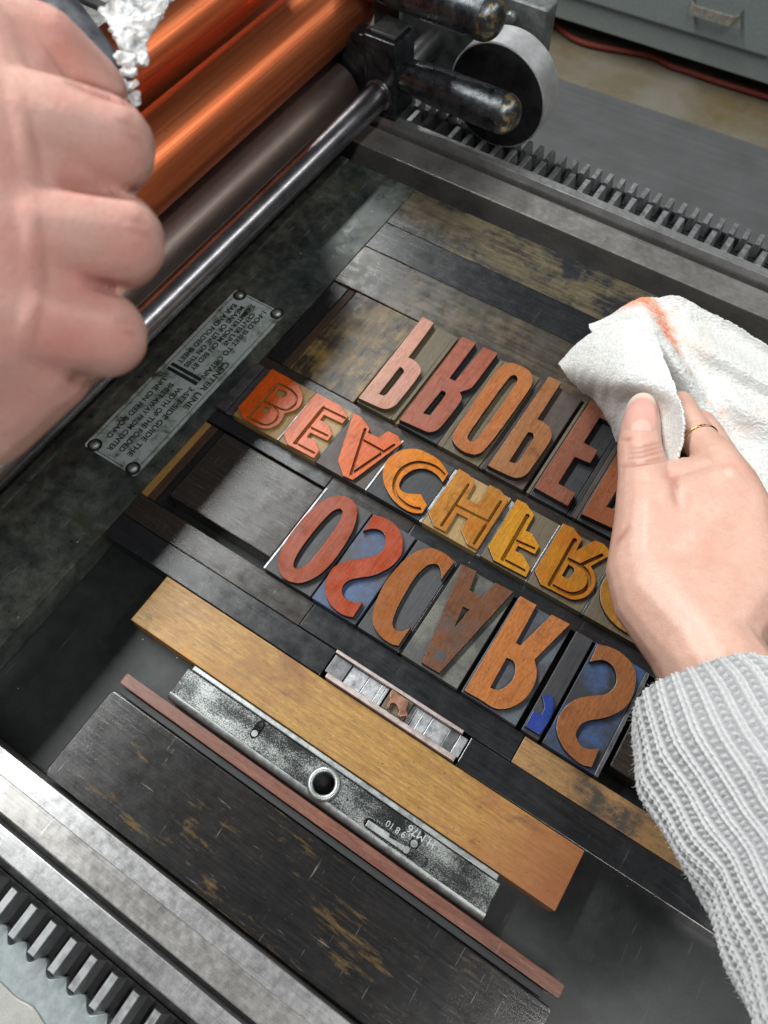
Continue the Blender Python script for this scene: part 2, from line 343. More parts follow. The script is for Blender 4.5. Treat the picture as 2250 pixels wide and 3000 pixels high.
GL = json.loads('''{"O_1":{"o":[[-140.0,162.8,1],[-134.3,164.1,1],[-129.0,162.3,1],[-125.1,157.9,1],[-121.9,149.8,1],[-120.3,139.2,1],[-120.0,125.7,1],[-121.9,115.7,1],[-125.8,108.5,1],[-130.7,104.9,1],[-136.6,104.2,1],[-141.9,106.7,1],[-145.8,111.4,1],[-148.4,119.0,1],[-149.4,130.4,1],[-149.1,142.8,1],[-147.1,153.2,1],[-144.1,159.0,1]],"h":[[[-136.0,155.2,1],[-133.7,155.3,1],[-132.3,153.3,1],[-130.8,146.6,1],[-130.4,135.2,1],[-130.6,123.6,1],[-131.7,115.6,1],[-133.5,112.8,1],[-135.9,112.5,1],[-137.7,115.0,1],[-139.0,121.4,1],[-139.4,132.7,1],[-138.9,143.9,1],[-137.9,151.3,1]]],"g":[]},"S_1":{"o":[[-117.4,161.9,0],[-112.1,164.2,1],[-105.4,164.3,1],[-98.9,161.8,1],[-94.1,157.0,1],[-91.1,150.8,1],[-91.0,144.4,1],[-93.3,137.8,1],[-97.3,131.6,1],[-102.7,126.4,1],[-106.1,122.8,1],[-107.2,119.0,1],[-106.3,115.6,1],[-104.0,113.3,1],[-100.5,112.5,1],[-96.3,113.7,1],[-93.2,115.8,0],[-92.8,106.0,0],[-97.8,104.4,1],[-103.8,104.6,1],[-109.3,106.7,1],[-114.0,110.7,1],[-116.8,115.8,1],[-117.9,122.6,1],[-115.9,128.3,1],[-111.3,133.7,1],[-105.6,138.6,1],[-102.4,142.7,1],[-101.2,147.5,1],[-102.5,152.4,1],[-105.3,155.6,1],[-109.2,156.4,1],[-112.8,155.0,1],[-115.2,152.8,1],[-116.4,151.0,0]],"h":[],"g":[]},"C_1":{"o":[[-64.4,162.2,0],[-64.9,149.7,0],[-67.8,153.7,1],[-70.5,155.8,1],[-73.4,155.2,1],[-75.8,152.1,1],[-77.4,144.3,1],[-77.1,133.5,1],[-76.2,124.2,1],[-74.8,117.6,1],[-73.2,114.2,1],[-70.7,112.5,1],[-67.7,113.2,1],[-65.7,115.5,1],[-64.4,118.2,0],[-64.4,106.0,0],[-69.0,104.7,1],[-75.3,105.3,1],[-81.1,108.2,1],[-84.9,112.8,1],[-87.5,120.1,1],[-89.3,130.5,1],[-88.9,141.0,1],[-87.3,151.2,1],[-83.8,158.4,1],[-79.1,162.6,1],[-73.4,163.9,1],[-68.4,163.5,1]],"h":[],"g":[]},"A_1":{"o":[[-60.1,163.5,0],[-51.3,164.2,0],[-49.0,152.7,0],[-41.7,152.9,0],[-39.7,163.8,0],[-29.0,164.5,0],[-39.3,105.2,0],[-49.6,105.0,0]],"h":[[[-47.2,142.7,0],[-43.5,143.0,0],[-45.2,130.5,0]]],"g":[]},"R_1":{"o":[[-24.8,164.4,0],[-15.1,164.6,0],[-14.3,140.3,0],[-11.7,140.4,0],[-5.9,164.3,0],[4.5,164.6,0],[-2.1,137.7,0],[1.6,133.2,1],[3.7,127.7,1],[4.0,121.4,1],[2.6,115.1,1],[-0.3,109.9,1],[-4.1,106.4,1],[-8.4,104.9,1],[-14.8,104.8,1],[-24.1,104.5,0]],"h":[[[-14.5,130.9,0],[-11.3,131.2,1],[-8.7,129.4,1],[-7.0,125.6,1],[-6.7,121.0,1],[-8.3,116.2,1],[-10.7,113.6,1],[-14.0,112.8,0]]],"g":[]},"apos":{"o":[[9.8,123.1,0],[13.0,126.6,0],[16.0,123.9,1],[17.7,120.4,1],[18.5,114.3,1],[17.7,105.6,0],[9.7,105.6,0],[9.7,114.8,0],[12.3,114.7,1],[13.8,115.2,0],[13.6,118.3,1],[11.7,121.2,1]],"h":[],"g":[]},"S_2":{"o":[[21.2,162.4,0],[26.2,164.6,1],[33.0,165.1,1],[39.5,163.3,1],[44.4,158.8,1],[46.8,152.8,1],[47.8,145.3,1],[46.4,139.0,1],[43.0,133.2,1],[38.6,128.3,1],[34.8,124.9,1],[32.4,121.0,1],[32.1,116.6,1],[33.8,113.8,1],[37.5,112.0,1],[41.3,112.9,1],[45.0,115.7,0],[45.7,105.7,0],[41.2,104.4,1],[35.6,104.8,1],[29.8,106.7,1],[25.3,110.2,1],[22.5,114.3,1],[21.4,119.5,1],[22.4,126.1,1],[25.6,132.2,1],[30.3,136.6,1],[34.8,140.2,1],[37.3,143.9,1],[38.0,148.4,1],[36.7,152.4,1],[34.0,155.5,1],[30.6,156.8,1],[27.0,156.3,1],[24.2,154.2,1],[22.0,152.0,0]],"h":[],"g":[]},"B":{"o":[[-227.0,213.8,0],[-209.8,213.6,1],[-203.8,211.3,1],[-198.3,206.8,1],[-196.0,201.2,1],[-196.7,195.8,1],[-200.5,191.2,0],[-199.3,187.3,1],[-199.3,181.6,1],[-202.1,176.9,1],[-207.1,174.5,1],[-219.9,174.5,0],[-227.0,179.3,0]],"h":[[[-214.7,203.8,0],[-210.0,204.5,1],[-207.8,202.7,1],[-208.4,200.1,1],[-213.9,199.3,0]],[[-213.6,188.7,0],[-210.3,188.6,1],[-209.1,185.9,1],[-213.7,184.9,0]]],"g":[[20,[[-217.0,206.9,0],[-216.8,176.5,0]]],[20,[[-217.0,206.9,0],[-209.4,207.2,1],[-203.1,205.7,1],[-199.4,202.0,1],[-199.3,197.0,1],[-202.2,192.8,1],[-215.5,191.2,0]]],[20,[[-208.0,191.5,0],[-203.9,189.2,1],[-202.2,185.4,1],[-202.6,180.9,1],[-206.0,177.6,1],[-216.8,176.5,0]]]]},"E":{"o":[[-193.2,213.9,0],[-174.4,214.1,0],[-167.0,209.6,0],[-166.9,203.8,0],[-179.8,203.0,0],[-179.5,198.6,0],[-174.5,199.4,0],[-167.6,194.2,0],[-167.3,189.0,0],[-179.1,188.2,0],[-179.1,184.4,0],[-174.1,185.3,0],[-167.3,180.7,0],[-166.9,174.7,0],[-186.2,174.1,0],[-192.4,179.1,0]],"h":[],"g":[[30,[[-183.1,207.1,0],[-182.7,177.3,0]]],[22,[[-183.1,207.1,0],[-168.0,207.9,0]]],[22,[[-182.3,191.0,0],[-169.6,191.8,0]]],[22,[[-182.7,177.3,0],[-169.1,177.7,0]]]]},"A":{"o":[[-165.9,213.9,0],[-159.7,213.8,0],[-151.0,209.7,0],[-150.3,206.8,0],[-143.2,207.3,0],[-140.9,214.3,0],[-133.9,214.5,0],[-129.3,211.3,0],[-139.7,174.8,0],[-146.1,174.2,0],[-154.5,181.1,0]],"h":[],"g":[[24,[[-153.2,207.8,0],[-142.8,177.5,0]]],[24,[[-142.8,177.5,0],[-132.7,207.7,0]]],[24,[[-149.5,200.7,0],[-136.4,200.6,0]]]]},"C":{"o":[[-95.6,208.3,0],[-95.4,201.7,0],[-99.3,203.7,1],[-104.4,204.5,1],[-109.2,203.6,1],[-113.0,200.9,1],[-115.5,196.4,1],[-116.5,191.2,1],[-115.4,186.6,1],[-112.2,184.2,1],[-107.6,185.0,1],[-102.0,188.3,0],[-95.0,184.0,0],[-94.9,178.1,0],[-100.0,175.4,1],[-107.4,175.2,1],[-116.0,177.9,1],[-123.4,182.8,1],[-128.1,188.7,1],[-130.2,195.6,1],[-129.5,202.4,1],[-126.2,208.3,1],[-120.3,212.6,1],[-114.0,213.8,1],[-106.0,213.5,1],[-99.9,211.0,1]],"h":[],"g":[[26,[[-97.6,206.6,0],[-103.6,208.2,1],[-109.4,207.6,1],[-114.8,205.1,1],[-118.7,200.2,1],[-120.3,194.2,1],[-119.4,188.0,1],[-116.5,182.8,1],[-112.1,179.5,1],[-106.2,178.1,1],[-101.1,178.4,1],[-97.5,179.8,0]]]]},"H":{"o":[[-92.2,214.6,0],[-85.6,214.4,0],[-79.5,211.3,0],[-78.4,199.9,0],[-71.4,200.2,0],[-72.0,214.9,0],[-65.1,215.1,0],[-58.1,211.7,0],[-57.6,175.5,0],[-64.0,175.5,0],[-71.3,181.1,0],[-71.5,189.4,0],[-78.4,189.0,0],[-77.8,175.4,0],[-85.2,175.0,0],[-92.0,180.4,0]],"h":[],"g":[[22,[[-82.4,208.3,0],[-81.8,177.6,0]]],[22,[[-61.5,208.7,0],[-61.0,177.8,0]]],[22,[[-81.2,192.9,0],[-62.2,193.7,0]]]]},"F":{"o":[[-54.2,215.2,0],[-48.5,215.4,0],[-41.3,211.4,0],[-40.9,200.3,0],[-36.9,200.4,0],[-29.9,195.9,0],[-29.8,190.3,0],[-39.9,189.7,0],[-39.8,186.2,0],[-35.5,186.6,0],[-27.9,181.5,0],[-27.5,175.6,0],[-46.9,174.8,0],[-53.6,180.5,0]],"h":[],"g":[[30,[[-44.4,209.0,0],[-43.1,178.1,0]]],[22,[[-42.9,191.8,0],[-31.9,193.0,0]]],[22,[[-43.1,178.1,0],[-30.1,178.5,0]]]]},"R":{"o":[[-25.5,215.5,0],[-19.3,216.1,0],[-12.3,212.4,0],[-11.9,204.4,0],[-5.9,215.6,0],[-1.2,216.2,0],[2.5,214.9,0],[4.6,211.4,0],[-1.0,200.2,0],[2.0,198.1,1],[4.6,194.9,1],[5.9,190.1,1],[5.0,183.9,1],[2.3,179.7,1],[-1.4,177.3,1],[-6.0,176.8,1],[-18.8,176.1,0],[-25.1,181.3,0]],"h":[[[-11.7,194.7,0],[-8.4,194.3,1],[-7.1,192.3,1],[-8.2,187.2,1],[-11.6,187.0,0]]],"g":[[34,[[-15.4,209.6,0],[-14.7,178.8,0]]],[30,[[-14.7,178.8,0],[-5.4,179.2,1],[-0.9,181.3,1],[2.2,185.9,1],[2.4,191.0,1],[-0.3,195.3,1],[-4.7,197.4,1],[-13.9,197.3,0]]],[26,[[-5.6,198.6,0],[1.1,209.5,0]]]]},"P_1":{"o":[[-170.3,300.6,0],[-161.4,300.1,0],[-160.3,267.4,0],[-155.4,267.4,1],[-149.5,264.6,1],[-147.3,259.3,1],[-147.2,234.4,1],[-148.5,229.5,1],[-151.7,226.3,1],[-156.3,225.4,1],[-169.3,224.5,0]],"h":[[[-160.8,256.8,0],[-160.3,258.3,1],[-157.7,257.8,1],[-156.5,255.3,1],[-156.5,236.6,0],[-157.4,234.4,1],[-160.4,233.9,0]]],"g":[]},"R_2":{"o":[[-140.4,300.2,0],[-130.4,300.6,0],[-130.3,267.4,0],[-126.3,267.6,0],[-124.9,300.2,0],[-114.8,300.8,0],[-115.0,270.2,1],[-116.6,266.0,1],[-119.6,261.8,0],[-116.8,259.5,1],[-115.5,254.8,1],[-115.9,236.7,1],[-117.0,230.3,1],[-120.4,226.6,1],[-126.4,225.7,1],[-139.8,224.7,0]],"h":[[[-129.7,254.8,0],[-129.2,257.1,1],[-126.1,256.2,1],[-125.7,237.5,0],[-130.2,236.3,0]]],"g":[]},"O_2":{"o":[[-105.8,230.1,1],[-107.6,234.2,1],[-108.1,241.7,1],[-108.7,263.7,1],[-109.0,285.8,1],[-107.7,294.1,1],[-103.2,299.1,1],[-94.0,299.6,1],[-88.8,297.2,1],[-85.4,291.0,1],[-84.8,278.5,1],[-85.3,248.8,1],[-86.1,235.4,1],[-87.0,230.8,1],[-90.0,227.6,1],[-95.4,226.2,1],[-101.7,227.3,1]],"h":[[[-98.1,291.2,1],[-95.3,290.7,1],[-94.1,287.2,1],[-93.6,263.7,1],[-93.9,241.7,1],[-94.0,236.9,1],[-95.8,234.6,1],[-98.5,235.3,1],[-99.7,238.9,1],[-100.0,264.8,1],[-99.6,287.2,1]]],"g":[]},"P_2":{"o":[[-79.4,301.9,0],[-70.9,302.2,0],[-70.3,269.8,0],[-66.2,269.9,1],[-60.2,267.6,1],[-57.1,261.8,1],[-56.7,254.4,1],[-57.1,239.9,1],[-57.7,232.1,1],[-61.2,227.4,1],[-66.5,226.0,1],[-79.3,225.5,0]],"h":[[[-70.6,258.7,0],[-68.2,259.4,1],[-66.6,258.3,1],[-65.9,255.7,1],[-65.6,237.3,0],[-67.4,235.1,0],[-70.2,234.7,0]]],"g":[]},"E_2":{"o":[[-49.7,227.5,0],[-28.2,226.7,0],[-28.3,236.5,0],[-39.6,236.9,0],[-39.7,257.8,0],[-30.1,259.2,0],[-30.4,269.3,0],[-39.6,269.7,0],[-39.7,290.0,0]],"h":[],"g":[]},"R_3":{"o":[[-20.4,227.1,0],[-2.0,228.2,0],[-10.3,237.1,0],[-9.6,251.0,0],[-19.6,270.8,0]],"h":[],"g":[]},"O_3":{"o":[[8.3,202.2,1],[8.3,195.1,1],[10.4,189.5,1],[15.6,183.1,1],[22.4,178.7,1],[29.1,177.0,1],[34.9,176.8,1]],"h":[],"g":[]},"O_3in":{"o":[[17.4,190.5,1],[20.6,186.4,1],[25.5,182.1,1],[32.0,179.5,1]],"h":[],"g":[]}}''')
HD = json.loads('''{"RH":[[[-17.6,264.9,80.0,7.8],[-15.0,255.9,82.0,9.4]],[[-15.0,255.9,82.0,9.4],[-9.4,238.9,86.0,10.6]],[[-9.4,238.9,86.0,10.6],[-0.2,221.2,90.0,12.0]],[[-0.2,221.2,90.0,12.0],[10.8,198.3,94.0,15]],[[10.8,198.3,94.0,15],[21.3,173.4,94.0,17.5]],[[21.3,173.4,94.0,17.5],[29.1,163.3,97.0,18.5]],[[-8.4,284.3,64.0,7],[-2.2,283.4,74.0,7.0]],[[-2.2,283.4,74.0,7.0],[4.9,267.1,84.0,7.9]],[[4.9,267.1,84.0,7.9],[13.8,255.0,90.0,8.4]],[[13.8,255.0,90.0,8.4],[24.9,242.4,97.0,10.5]],[[24.9,242.4,97.0,10.5],[35.1,230.5,101.0,12]],[[2.7,288.8,60.0,6.5],[11.7,280.6,72.0,6.2]],[[11.7,280.6,72.0,6.2],[15.0,270.2,80.0,7.2]],[[15.0,270.2,80.0,7.2],[44.2,220.6,99.0,14]],[[10.8,198.3,94.0,15],[35.1,230.5,101.0,12],[44.2,220.6,99.0,14]],[[8.7,219.9,90.0,9],[13.9,232.3,90.0,8],[24.5,231.9,96.0,10],[18.4,202.6,95.0,12]],[[10.8,198.3,94.0,15],[44.2,220.6,99.0,14],[21.3,173.4,94.0,17.5],[59.0,186.3,100.0,18]],[[21.3,173.4,94.0,17.5],[29.1,163.3,97.0,18.5],[59.0,186.3,100.0,18],[52.2,150.3,104.0,21.5]],[[52.2,150.3,104.0,21.5],[76.2,128.3,112.0,23]]],"LH":[[[-167.1,91.7,311.1,10],[-157.8,101.2,304.6,9.2]],[[-157.8,101.2,304.6,9.2],[-152.6,105.9,293.8,8.4]],[[-152.6,105.9,293.8,8.4],[-170.4,117.6,278.2,8]],[[-138.7,70.7,310.6,12.5],[-132.0,79.5,306.8,11]],[[-132.0,79.5,306.8,11],[-126.2,86.2,302.4,10.2]],[[-126.2,86.2,302.4,10.2],[-146.0,100.6,282.8,9]],[[-127.5,57.1,301.4,12],[-120.4,65.5,297.3,10.8]],[[-120.4,65.5,297.3,10.8],[-115.0,73.0,293.3,10]],[[-115.0,73.0,293.3,10],[-133.6,85.4,272.6,9]],[[-119.4,44.7,293.6,11.5],[-113.5,50.8,288.9,10.2]],[[-113.5,50.8,288.9,10.2],[-107.9,57.1,284.3,9]],[[-107.9,57.1,284.3,9],[-123.4,65.8,264.4,8]],[[-167.1,91.7,311.1,10],[-138.7,70.7,310.6,12.5],[-146.3,59.5,319.3,14]],[[-138.7,70.7,310.6,12.5],[-127.5,57.1,301.4,12],[-146.3,59.5,319.3,14],[-131.2,36.2,304.7,14]],[[-127.5,57.1,301.4,12],[-119.4,44.7,293.6,11.5],[-131.2,36.2,304.7,14]],[[-119.4,44.7,293.6,11.5],[-117.2,45.5,282.1,12],[-125.1,31.4,276.0,13.8]],[[-119.4,44.7,293.6,11.5],[-131.2,36.2,304.7,14],[-125.1,31.4,276.0,13.8],[-135.5,15.5,285.7,18]],[[-135.5,15.5,285.7,18],[-136.9,45.0,310.2,16],[-156.6,1.8,285.9,24]],[[-138.7,70.7,310.6,12],[-133.0,79.4,305.9,9.6],[-127.5,57.1,301.4,11.5],[-123.6,65.7,296.1,9.4]],[[-127.5,57.1,301.4,11.5],[-121.8,67.8,294.2,8.6],[-119.4,44.7,293.6,11],[-112.8,54.0,285.6,8.0]],[[-167.1,91.7,311.1,10],[-164.6,102.2,300.3,7.5],[-138.7,70.7,310.6,12],[-142.0,83.5,301.3,8]]],"nail":[[-19.2,265.6,84.0],[-12.6,243.1,93.0],[-22.8,250.9,86.0],[-8.9,259.9,86.0]],"ring":[[6.5,252.4,90.0],[13.6,255.5,90.0],[20.9,258.0,90.0]],"tool":[[-193.5,129.5,300.3],[-182.8,125.5,295.4],[-171.0,121.9,290.4],[-164.5,120.6,285.7],[-162.3,120.5,282.7]],"flake":[[-171.9,130.3,294.3],[-170.8,134.4,296.9],[-159.9,144.6,295.8],[-160.3,139.1,293.6],[-159.8,134.2,291.3],[-157.1,126.6,288.3],[-158.5,124.8,288.0],[-160.1,125.8,290.0],[-162.4,126.0,291.9],[-166.9,127.1,293.7]],"bits":[[-157.9,122.3,291.2],[-155.8,120.6,289.8],[-154.1,118.5,288.5],[-153.0,117.3,286.4]],"flap":[[[-78.1,310.2,28.0],[-72.5,320.5,45.0],[-61.7,326.7,58.0],[-51.5,332.5,64.0],[-43.0,340.8,62.0]],[[-74.7,305.1,32.0],[-61.7,303.8,55.0],[-50.4,304.2,70.0],[-39.4,307.2,78.0],[-29.4,316.4,74.0]],[[-69.2,302.2,30.0],[-53.7,290.9,56.0],[-40.6,285.8,76.0],[-28.4,285.5,86.0],[-17.9,292.2,86.0]],[[-61.3,300.3,27.0],[-48.0,288.4,50.0],[-36.5,275.0,76.0],[-22.6,270.8,90.0],[-7.6,269.4,98.0]],[[-52.6,299.9,26.0],[-45.4,294.5,36.0],[-33.5,279.4,58.0],[-15.8,280.4,70.0],[0.4,255.0,103.0]],[[-40.3,295.7,26.0],[-32.5,282.0,36.0],[-22.0,269.3,54.0],[-4.2,256.7,80.0],[4.2,247.0,103.0]],[[-24.7,280.4,25.0],[-21.5,274.3,34.0],[-14.4,264.5,48.0],[2.2,243.2,86.0],[8.9,235.4,98.0]],[[-19.4,277.5,25.0],[-15.2,272.4,32.0],[-8.3,261.9,44.0],[6.0,236.2,86.0],[9.6,229.1,92.0]]],"back":[[[-75.9,349.6,26.0],[-65.6,364.1,30.0],[-59.1,369.6,46.0],[-45.9,387.6,32.0],[-40.8,385.8,44.0],[-12.4,391.0,36.0],[25.2,385.8,34.0],[60.7,380.7,34.0]],[[-71.3,341.4,28.0],[-57.7,349.0,42.0],[-44.4,349.7,60.0],[-35.6,372.8,30.0],[-28.1,376.0,40.0],[3.8,385.8,26.0],[29.6,383.5,26.0],[65.4,378.6,26.0]],[[-56.8,333.3,28.0],[-42.6,338.5,42.0],[-28.6,334.3,62.0],[-20.7,357.4,30.0],[-12.9,352.4,50.0],[12.3,348.7,48.0],[37.8,349.8,46.0],[65.1,352.3,44.0]],[[-34.5,328.7,30.0],[-22.9,327.7,42.0],[-15.0,325.7,58.0],[-5.9,343.3,28.0],[6.8,352.0,32.0],[28.7,352.3,26.0],[47.1,354.7,26.0],[72.0,358.8,26.0]],[[-11.3,321.7,30.0],[-7.5,321.6,36.0],[-2.4,323.9,46.0],[12.5,330.3,30.0],[24.2,325.1,48.0],[37.7,325.4,46.0],[55.8,327.5,44.0],[73.4,330.6,42.0]],[[5.2,307.6,28.0],[9.0,313.3,32.0],[17.2,319.5,34.0],[30.7,320.2,28.0],[42.4,321.4,28.0],[55.3,325.4,27.0],[68.7,326.5,27.0],[82.2,326.6,27.0]],[[21.0,292.6,28.0],[33.9,293.3,30.0],[41.3,298.0,30.0],[52.3,293.1,30.0],[59.5,297.8,30.0],[72.1,300.0,30.0],[81.4,301.4,28.0],[90.2,301.3,28.0]],[[43.5,271.2,28.0],[52.5,271.2,28.0],[59.3,269.8,28.0],[66.6,269.0,28.0],[75.3,269.0,28.0],[83.9,269.0,28.0],[92.5,269.1,28.0],[100.9,269.1,28.0]]],"stain":[[-58.7,371.7,45.0],[-52.8,372.5,45.0],[-42.8,368.5,45.0],[-35.2,360.2,45.0],[-27.7,352.2,45.0],[-20.8,345.4,45.0],[-8.4,336.9,45.0],[9.7,327.4,45.0],[20.0,325.0,45.0]],"sleeve":[[55.6,136.3,104.0,22.5],[59.6,132.0,106.0,26],[67.2,123.6,110.0,32],[78.7,111.6,115.0,35],[93.9,95.5,122.0,32.5],[106.0,80.7,131.0,29.5],[119.5,61.1,146.0,30],[131.0,40.8,165.0,31]]}''')

# ================================================================ the setting behind the press
def floor_mat():
    n = NT('stained_concrete'); v = n.coord((1, 1, 1), 0, False)
    a = n.noise(v, .006, 6, .6); b = n.noise(v, .03, 6, .65)
    col = n.ramp(a, (.35, (.15, .11, .05)), (.5, (.17, .145, .10)), (.65, (.21, .19, .155)))
    col = n.mix(n.ramp(b, (.5, 0.), (.75, .5)), col, (.20, .18, .155))
    return n.out(col, .6, 0., n.bump(b, .2, 2))
MAT['concrete'] = floor_mat()
bm = bmesh.new()
vs_ = [bm.verts.new(c) for c in ((-4000, -1500, -800), (3000, -1500, -800), (3000, 5000, -800), (-4000, 5000, -800))]; bm.faces.new(vs_)
tag(finish('floor', bm_mesh(bm, 'floor'), 'concrete'), kind='structure')
def mat_mat():
    n = NT('grey_rubber_mat'); v = n.coord((1, 1, 1), 0, False); w1 = n.noise(n.coord((.03, 1, 1), .05, False), .05, 3, .5)
    return n.out(n.ramp(n.noise(v, .01, 5, .6), (.3, (.085, .086, .088)), (.7, (.115, .116, .12))), .7, 0., n.bump(w1, .6, 6))
MAT['matrub'] = mat_mat()
mt = boxpart('floor_mat', -2200, 1300, 560, 1780, -799, -791, 'matrub', None, 2.5); mt.rotation_euler[2] = .05
tag(mt, 'grey rubber anti-fatigue mat lying on the floor beyond the press', 'mat')
MAT['cabgrey'] = flat('cabinet_grey_enamel', (.235, .265, .262), .38)
MAT['nickel'] = metal('drawer_pull_nickel', (.62, .60, .54), .35, .5, (.35, .30, .22), .7)
cab = empty('drawer_cabinet', (-500, 1905, -800), 'grey enamelled steel drawer cabinet standing on the floor in the background', 'cabinet'); cab.rotation_euler[2] = math.radians(2.7)
def cabpart(name, x0, x1, y0, y1, z0, z1, mats, par=cab, bev=3):
    cx, cy = (x0 + x1) / 2, (y0 + y1) / 2
    return finish(name, bm_mesh(bm_box(x0 - cx, x1 - cx, y0 - cy, y1 - cy, 0, z1 - z0, bev), name), mats, par, (cx, cy, z0))
cabpart('carcass', -700, 700, 14, 600, 62, 900, 'cabgrey')
cabpart('foot', -680, -620, 60, 560, 0, 62, 'cabgrey'); cabpart('foot', 620, 680, 60, 560, 0, 62, 'cabgrey')
for i in range(3):
    for j in range(2):
        x0 = -690 + j * 966 if j == 0 else 290
        dr = cabpart('drawer', (-690, 290)[j], (278, 690)[j], 0, 13.6, 126 + i * 190, 306 + i * 190, 'cabgrey', cab, 4)
        hb = bmesh.new()
        hw = 56
        for (a, b) in (((-hw, -8, 0), (-hw, -30, -4)), ((-hw, -30, -4), (hw, -30, -4)), ((hw, -30, -4), (hw, -8, 0))): pass
        path = [(-hw, 0, 6), (-hw + 2, -22, 2), (-hw + 12, -30, 0), (hw - 12, -30, 0), (hw - 2, -22, 2), (hw, 0, 6)]
        prev = None
        for p in path:
            ring = [hb.verts.new((p[0], p[1] + dy, p[2] + dz)) for dy, dz in ((-3, -10), (3, -10), (3, 10), (-3, 10))]
            if prev:
                for k in range(4): hb.faces.new((prev[k], prev[(k + 1) % 4], ring[(k + 1) % 4], ring[k]))
            prev = ring
        bmesh.ops.recalc_face_normals(hb, faces=hb.faces)
        finish('drawer_pull', bm_mesh(hb, 'drawer_pull'), 'nickel', dr, (338 if j == 0 else 0, -6.8, 66))
def tube_curve(name, pts, r, mat, parent=None, n=8):
    cu = bpy.data.curves.new(name, 'CURVE'); cu.dimensions = '3D'; sp = cu.splines.new('NURBS'); sp.points.add(len(pts) - 1)
    for p, q in zip(sp.points, pts): p.co = (q[0] * S, q[1] * S, q[2] * S, 1)
    sp.use_endpoint_u = True; sp.order_u = 4; cu.bevel_depth = r * S; cu.bevel_resolution = 3; cu.use_fill_caps = True
    o = bpy.data.objects.new(name, cu); COL.objects.link(o); bpy.context.view_layer.update()
    me = bpy.data.meshes.new_from_object(o.evaluated_get(bpy.context.evaluated_depsgraph_get())); bpy.data.objects.remove(o); bpy.data.curves.remove(cu)
    return finish(name, me, mat, parent, (0, 0, 0), True)
MAT['redcable'] = flat('red_cable_sheath', (.20, .028, .018), .6)
cb = tube_curve('power_cable', [(-900, 2050, -789), (-790, 1985, -789), (-715, 1928, -789), (-636, 1930, -789), (-507, 1975, -789), (-478, 1972, -789), (-433, 1958, -789), (-404, 1966, -789), (-321, 1962, -789), (-194, 1975, -789), (100, 1990, -789)], 7, 'redcable')
tag(cb, 'red power cable lying on the floor under the grey cabinet', 'cable')

# ================================================================ the proof press
press = empty('proof_press', (0, 0, 0), 'dark iron bed of a proof press with ground steel side rails and toothed racks', 'printing press')
boxpart('bed_plate', -560, 420, -41.9, 418.4, -24, 0, 'bedmetal', press, .3)
hb_ = boxpart('head_bar', -308, -241.2, -41.5, 406, 0.05, 17, ['headbar', 'edge_grey'], press, .5)
boxpart('head_bar_ledge', -307.4, -300.2, -41.4, 405.5, 16.8, 18.4, 'headbar', press, .5)
boxpart('gripper_bar', -332, -309.3, -41.5, 406, 0.05, 15, 'blacksteel', press, .8)
# instruction plate riveted to the head bar
pl = boxpart('instruction_plate', -291, -250.5, 109.5, 257.5, 17.05, 18.1, 'plate', press, .35, None, None, 2, 2.0)
pl['label'] = 'worn etched metal instruction plate riveted to the dark head bar'
pcx, pcy = -270.75, 183.5
for x, y in ((-285.6, 254.3), (-254.9, 254.8), (-285.2, 113.2), (-255.0, 113.4)):
    lathepart('rivet', [(0, 3.1), (.9, 2.8), (1.6, 2.0), (2.0, .9), (2.1, .05)], 'lead', pl, (x - pcx, y - pcy, 1.0), 'z', 20)
    lathepart('rivet_well', [(0, 4.6), (.12, 4.5)], 'print', pl, (x - pcx, y - pcy, 1.03), 'z', 24)
TXT = [(-262.9, 252.6, 188.4, '1-FOLD SHEET TO OBTAIN'), (-267.8, 246.5, 214.8, 'CENTER LINE'), (-272.6, 252.6, 188.4, '2-CENTER FORM ON BED BY'), (-277.7, 247.5, 188.4, 'MEANS OF LINE ON THIS'), (-283.2, 246.5, 188.6, 'BAR AND FOLDED SHEET'),
       (-263.2, 178.0, 118.8, '3-SET SIDE GUIDE THE'), (-269.5, 173.5, 118.2, 'WIDTH OF THE FOLDED'), (-276.0, 173.5, 115.2, 'SHEET AWAY FROM CENTER'), (-282.6, 174.0, 122.0, 'LINE ON FEED BOARD'), (-256.9, 205.5, 163.4, 'CENTER LINE')]
for x, y, y2, s_ in TXT:
    t_ = text_mesh(s_, 5.0 if x < -258 else 5.6, (x - pcx, y - pcy, 1.12), -math.pi / 2, 'print', pl, bold=.10)
    wd_ = max(v.co.x for v in t_.data.vertices) - min(v.co.x for v in t_.data.vertices)
    t_.data.transform(Matrix.Diagonal(((y - y2) * S / wd_, 1, 1, 1)))
for a, b, c_, d_ in ((-252.9, -252.5, 111, 256), (-288.6, -288.2, 111, 256), (-281, -260, 110.9, 111.3), (-281, -260, 255.8, 256.2)):
    o = boxpart('plate_border', a, b, c_, d_, 18.12, 18.2, 'print', None, 0); o.parent = pl; o.location = (o.location.x - pcx * S, o.location.y - pcy * S, 1.06 * S)
for yy in (181.6, 185.4):
    boxpart('centre_mark', -286.5, -262.4, yy - 1.25, yy + 1.25, 18.12, 18.3, 'print', None, 0).parent = pl
    o = [o for o in bpy.data.objects if o.name.startswith('centre_mark')][-1]
for o in [o for o in bpy.data.objects if o.name.startswith('centre_mark')]:
    o.location = (o.location.x - pcx * S, o.location.y - pcy * S, 1.05 * S)
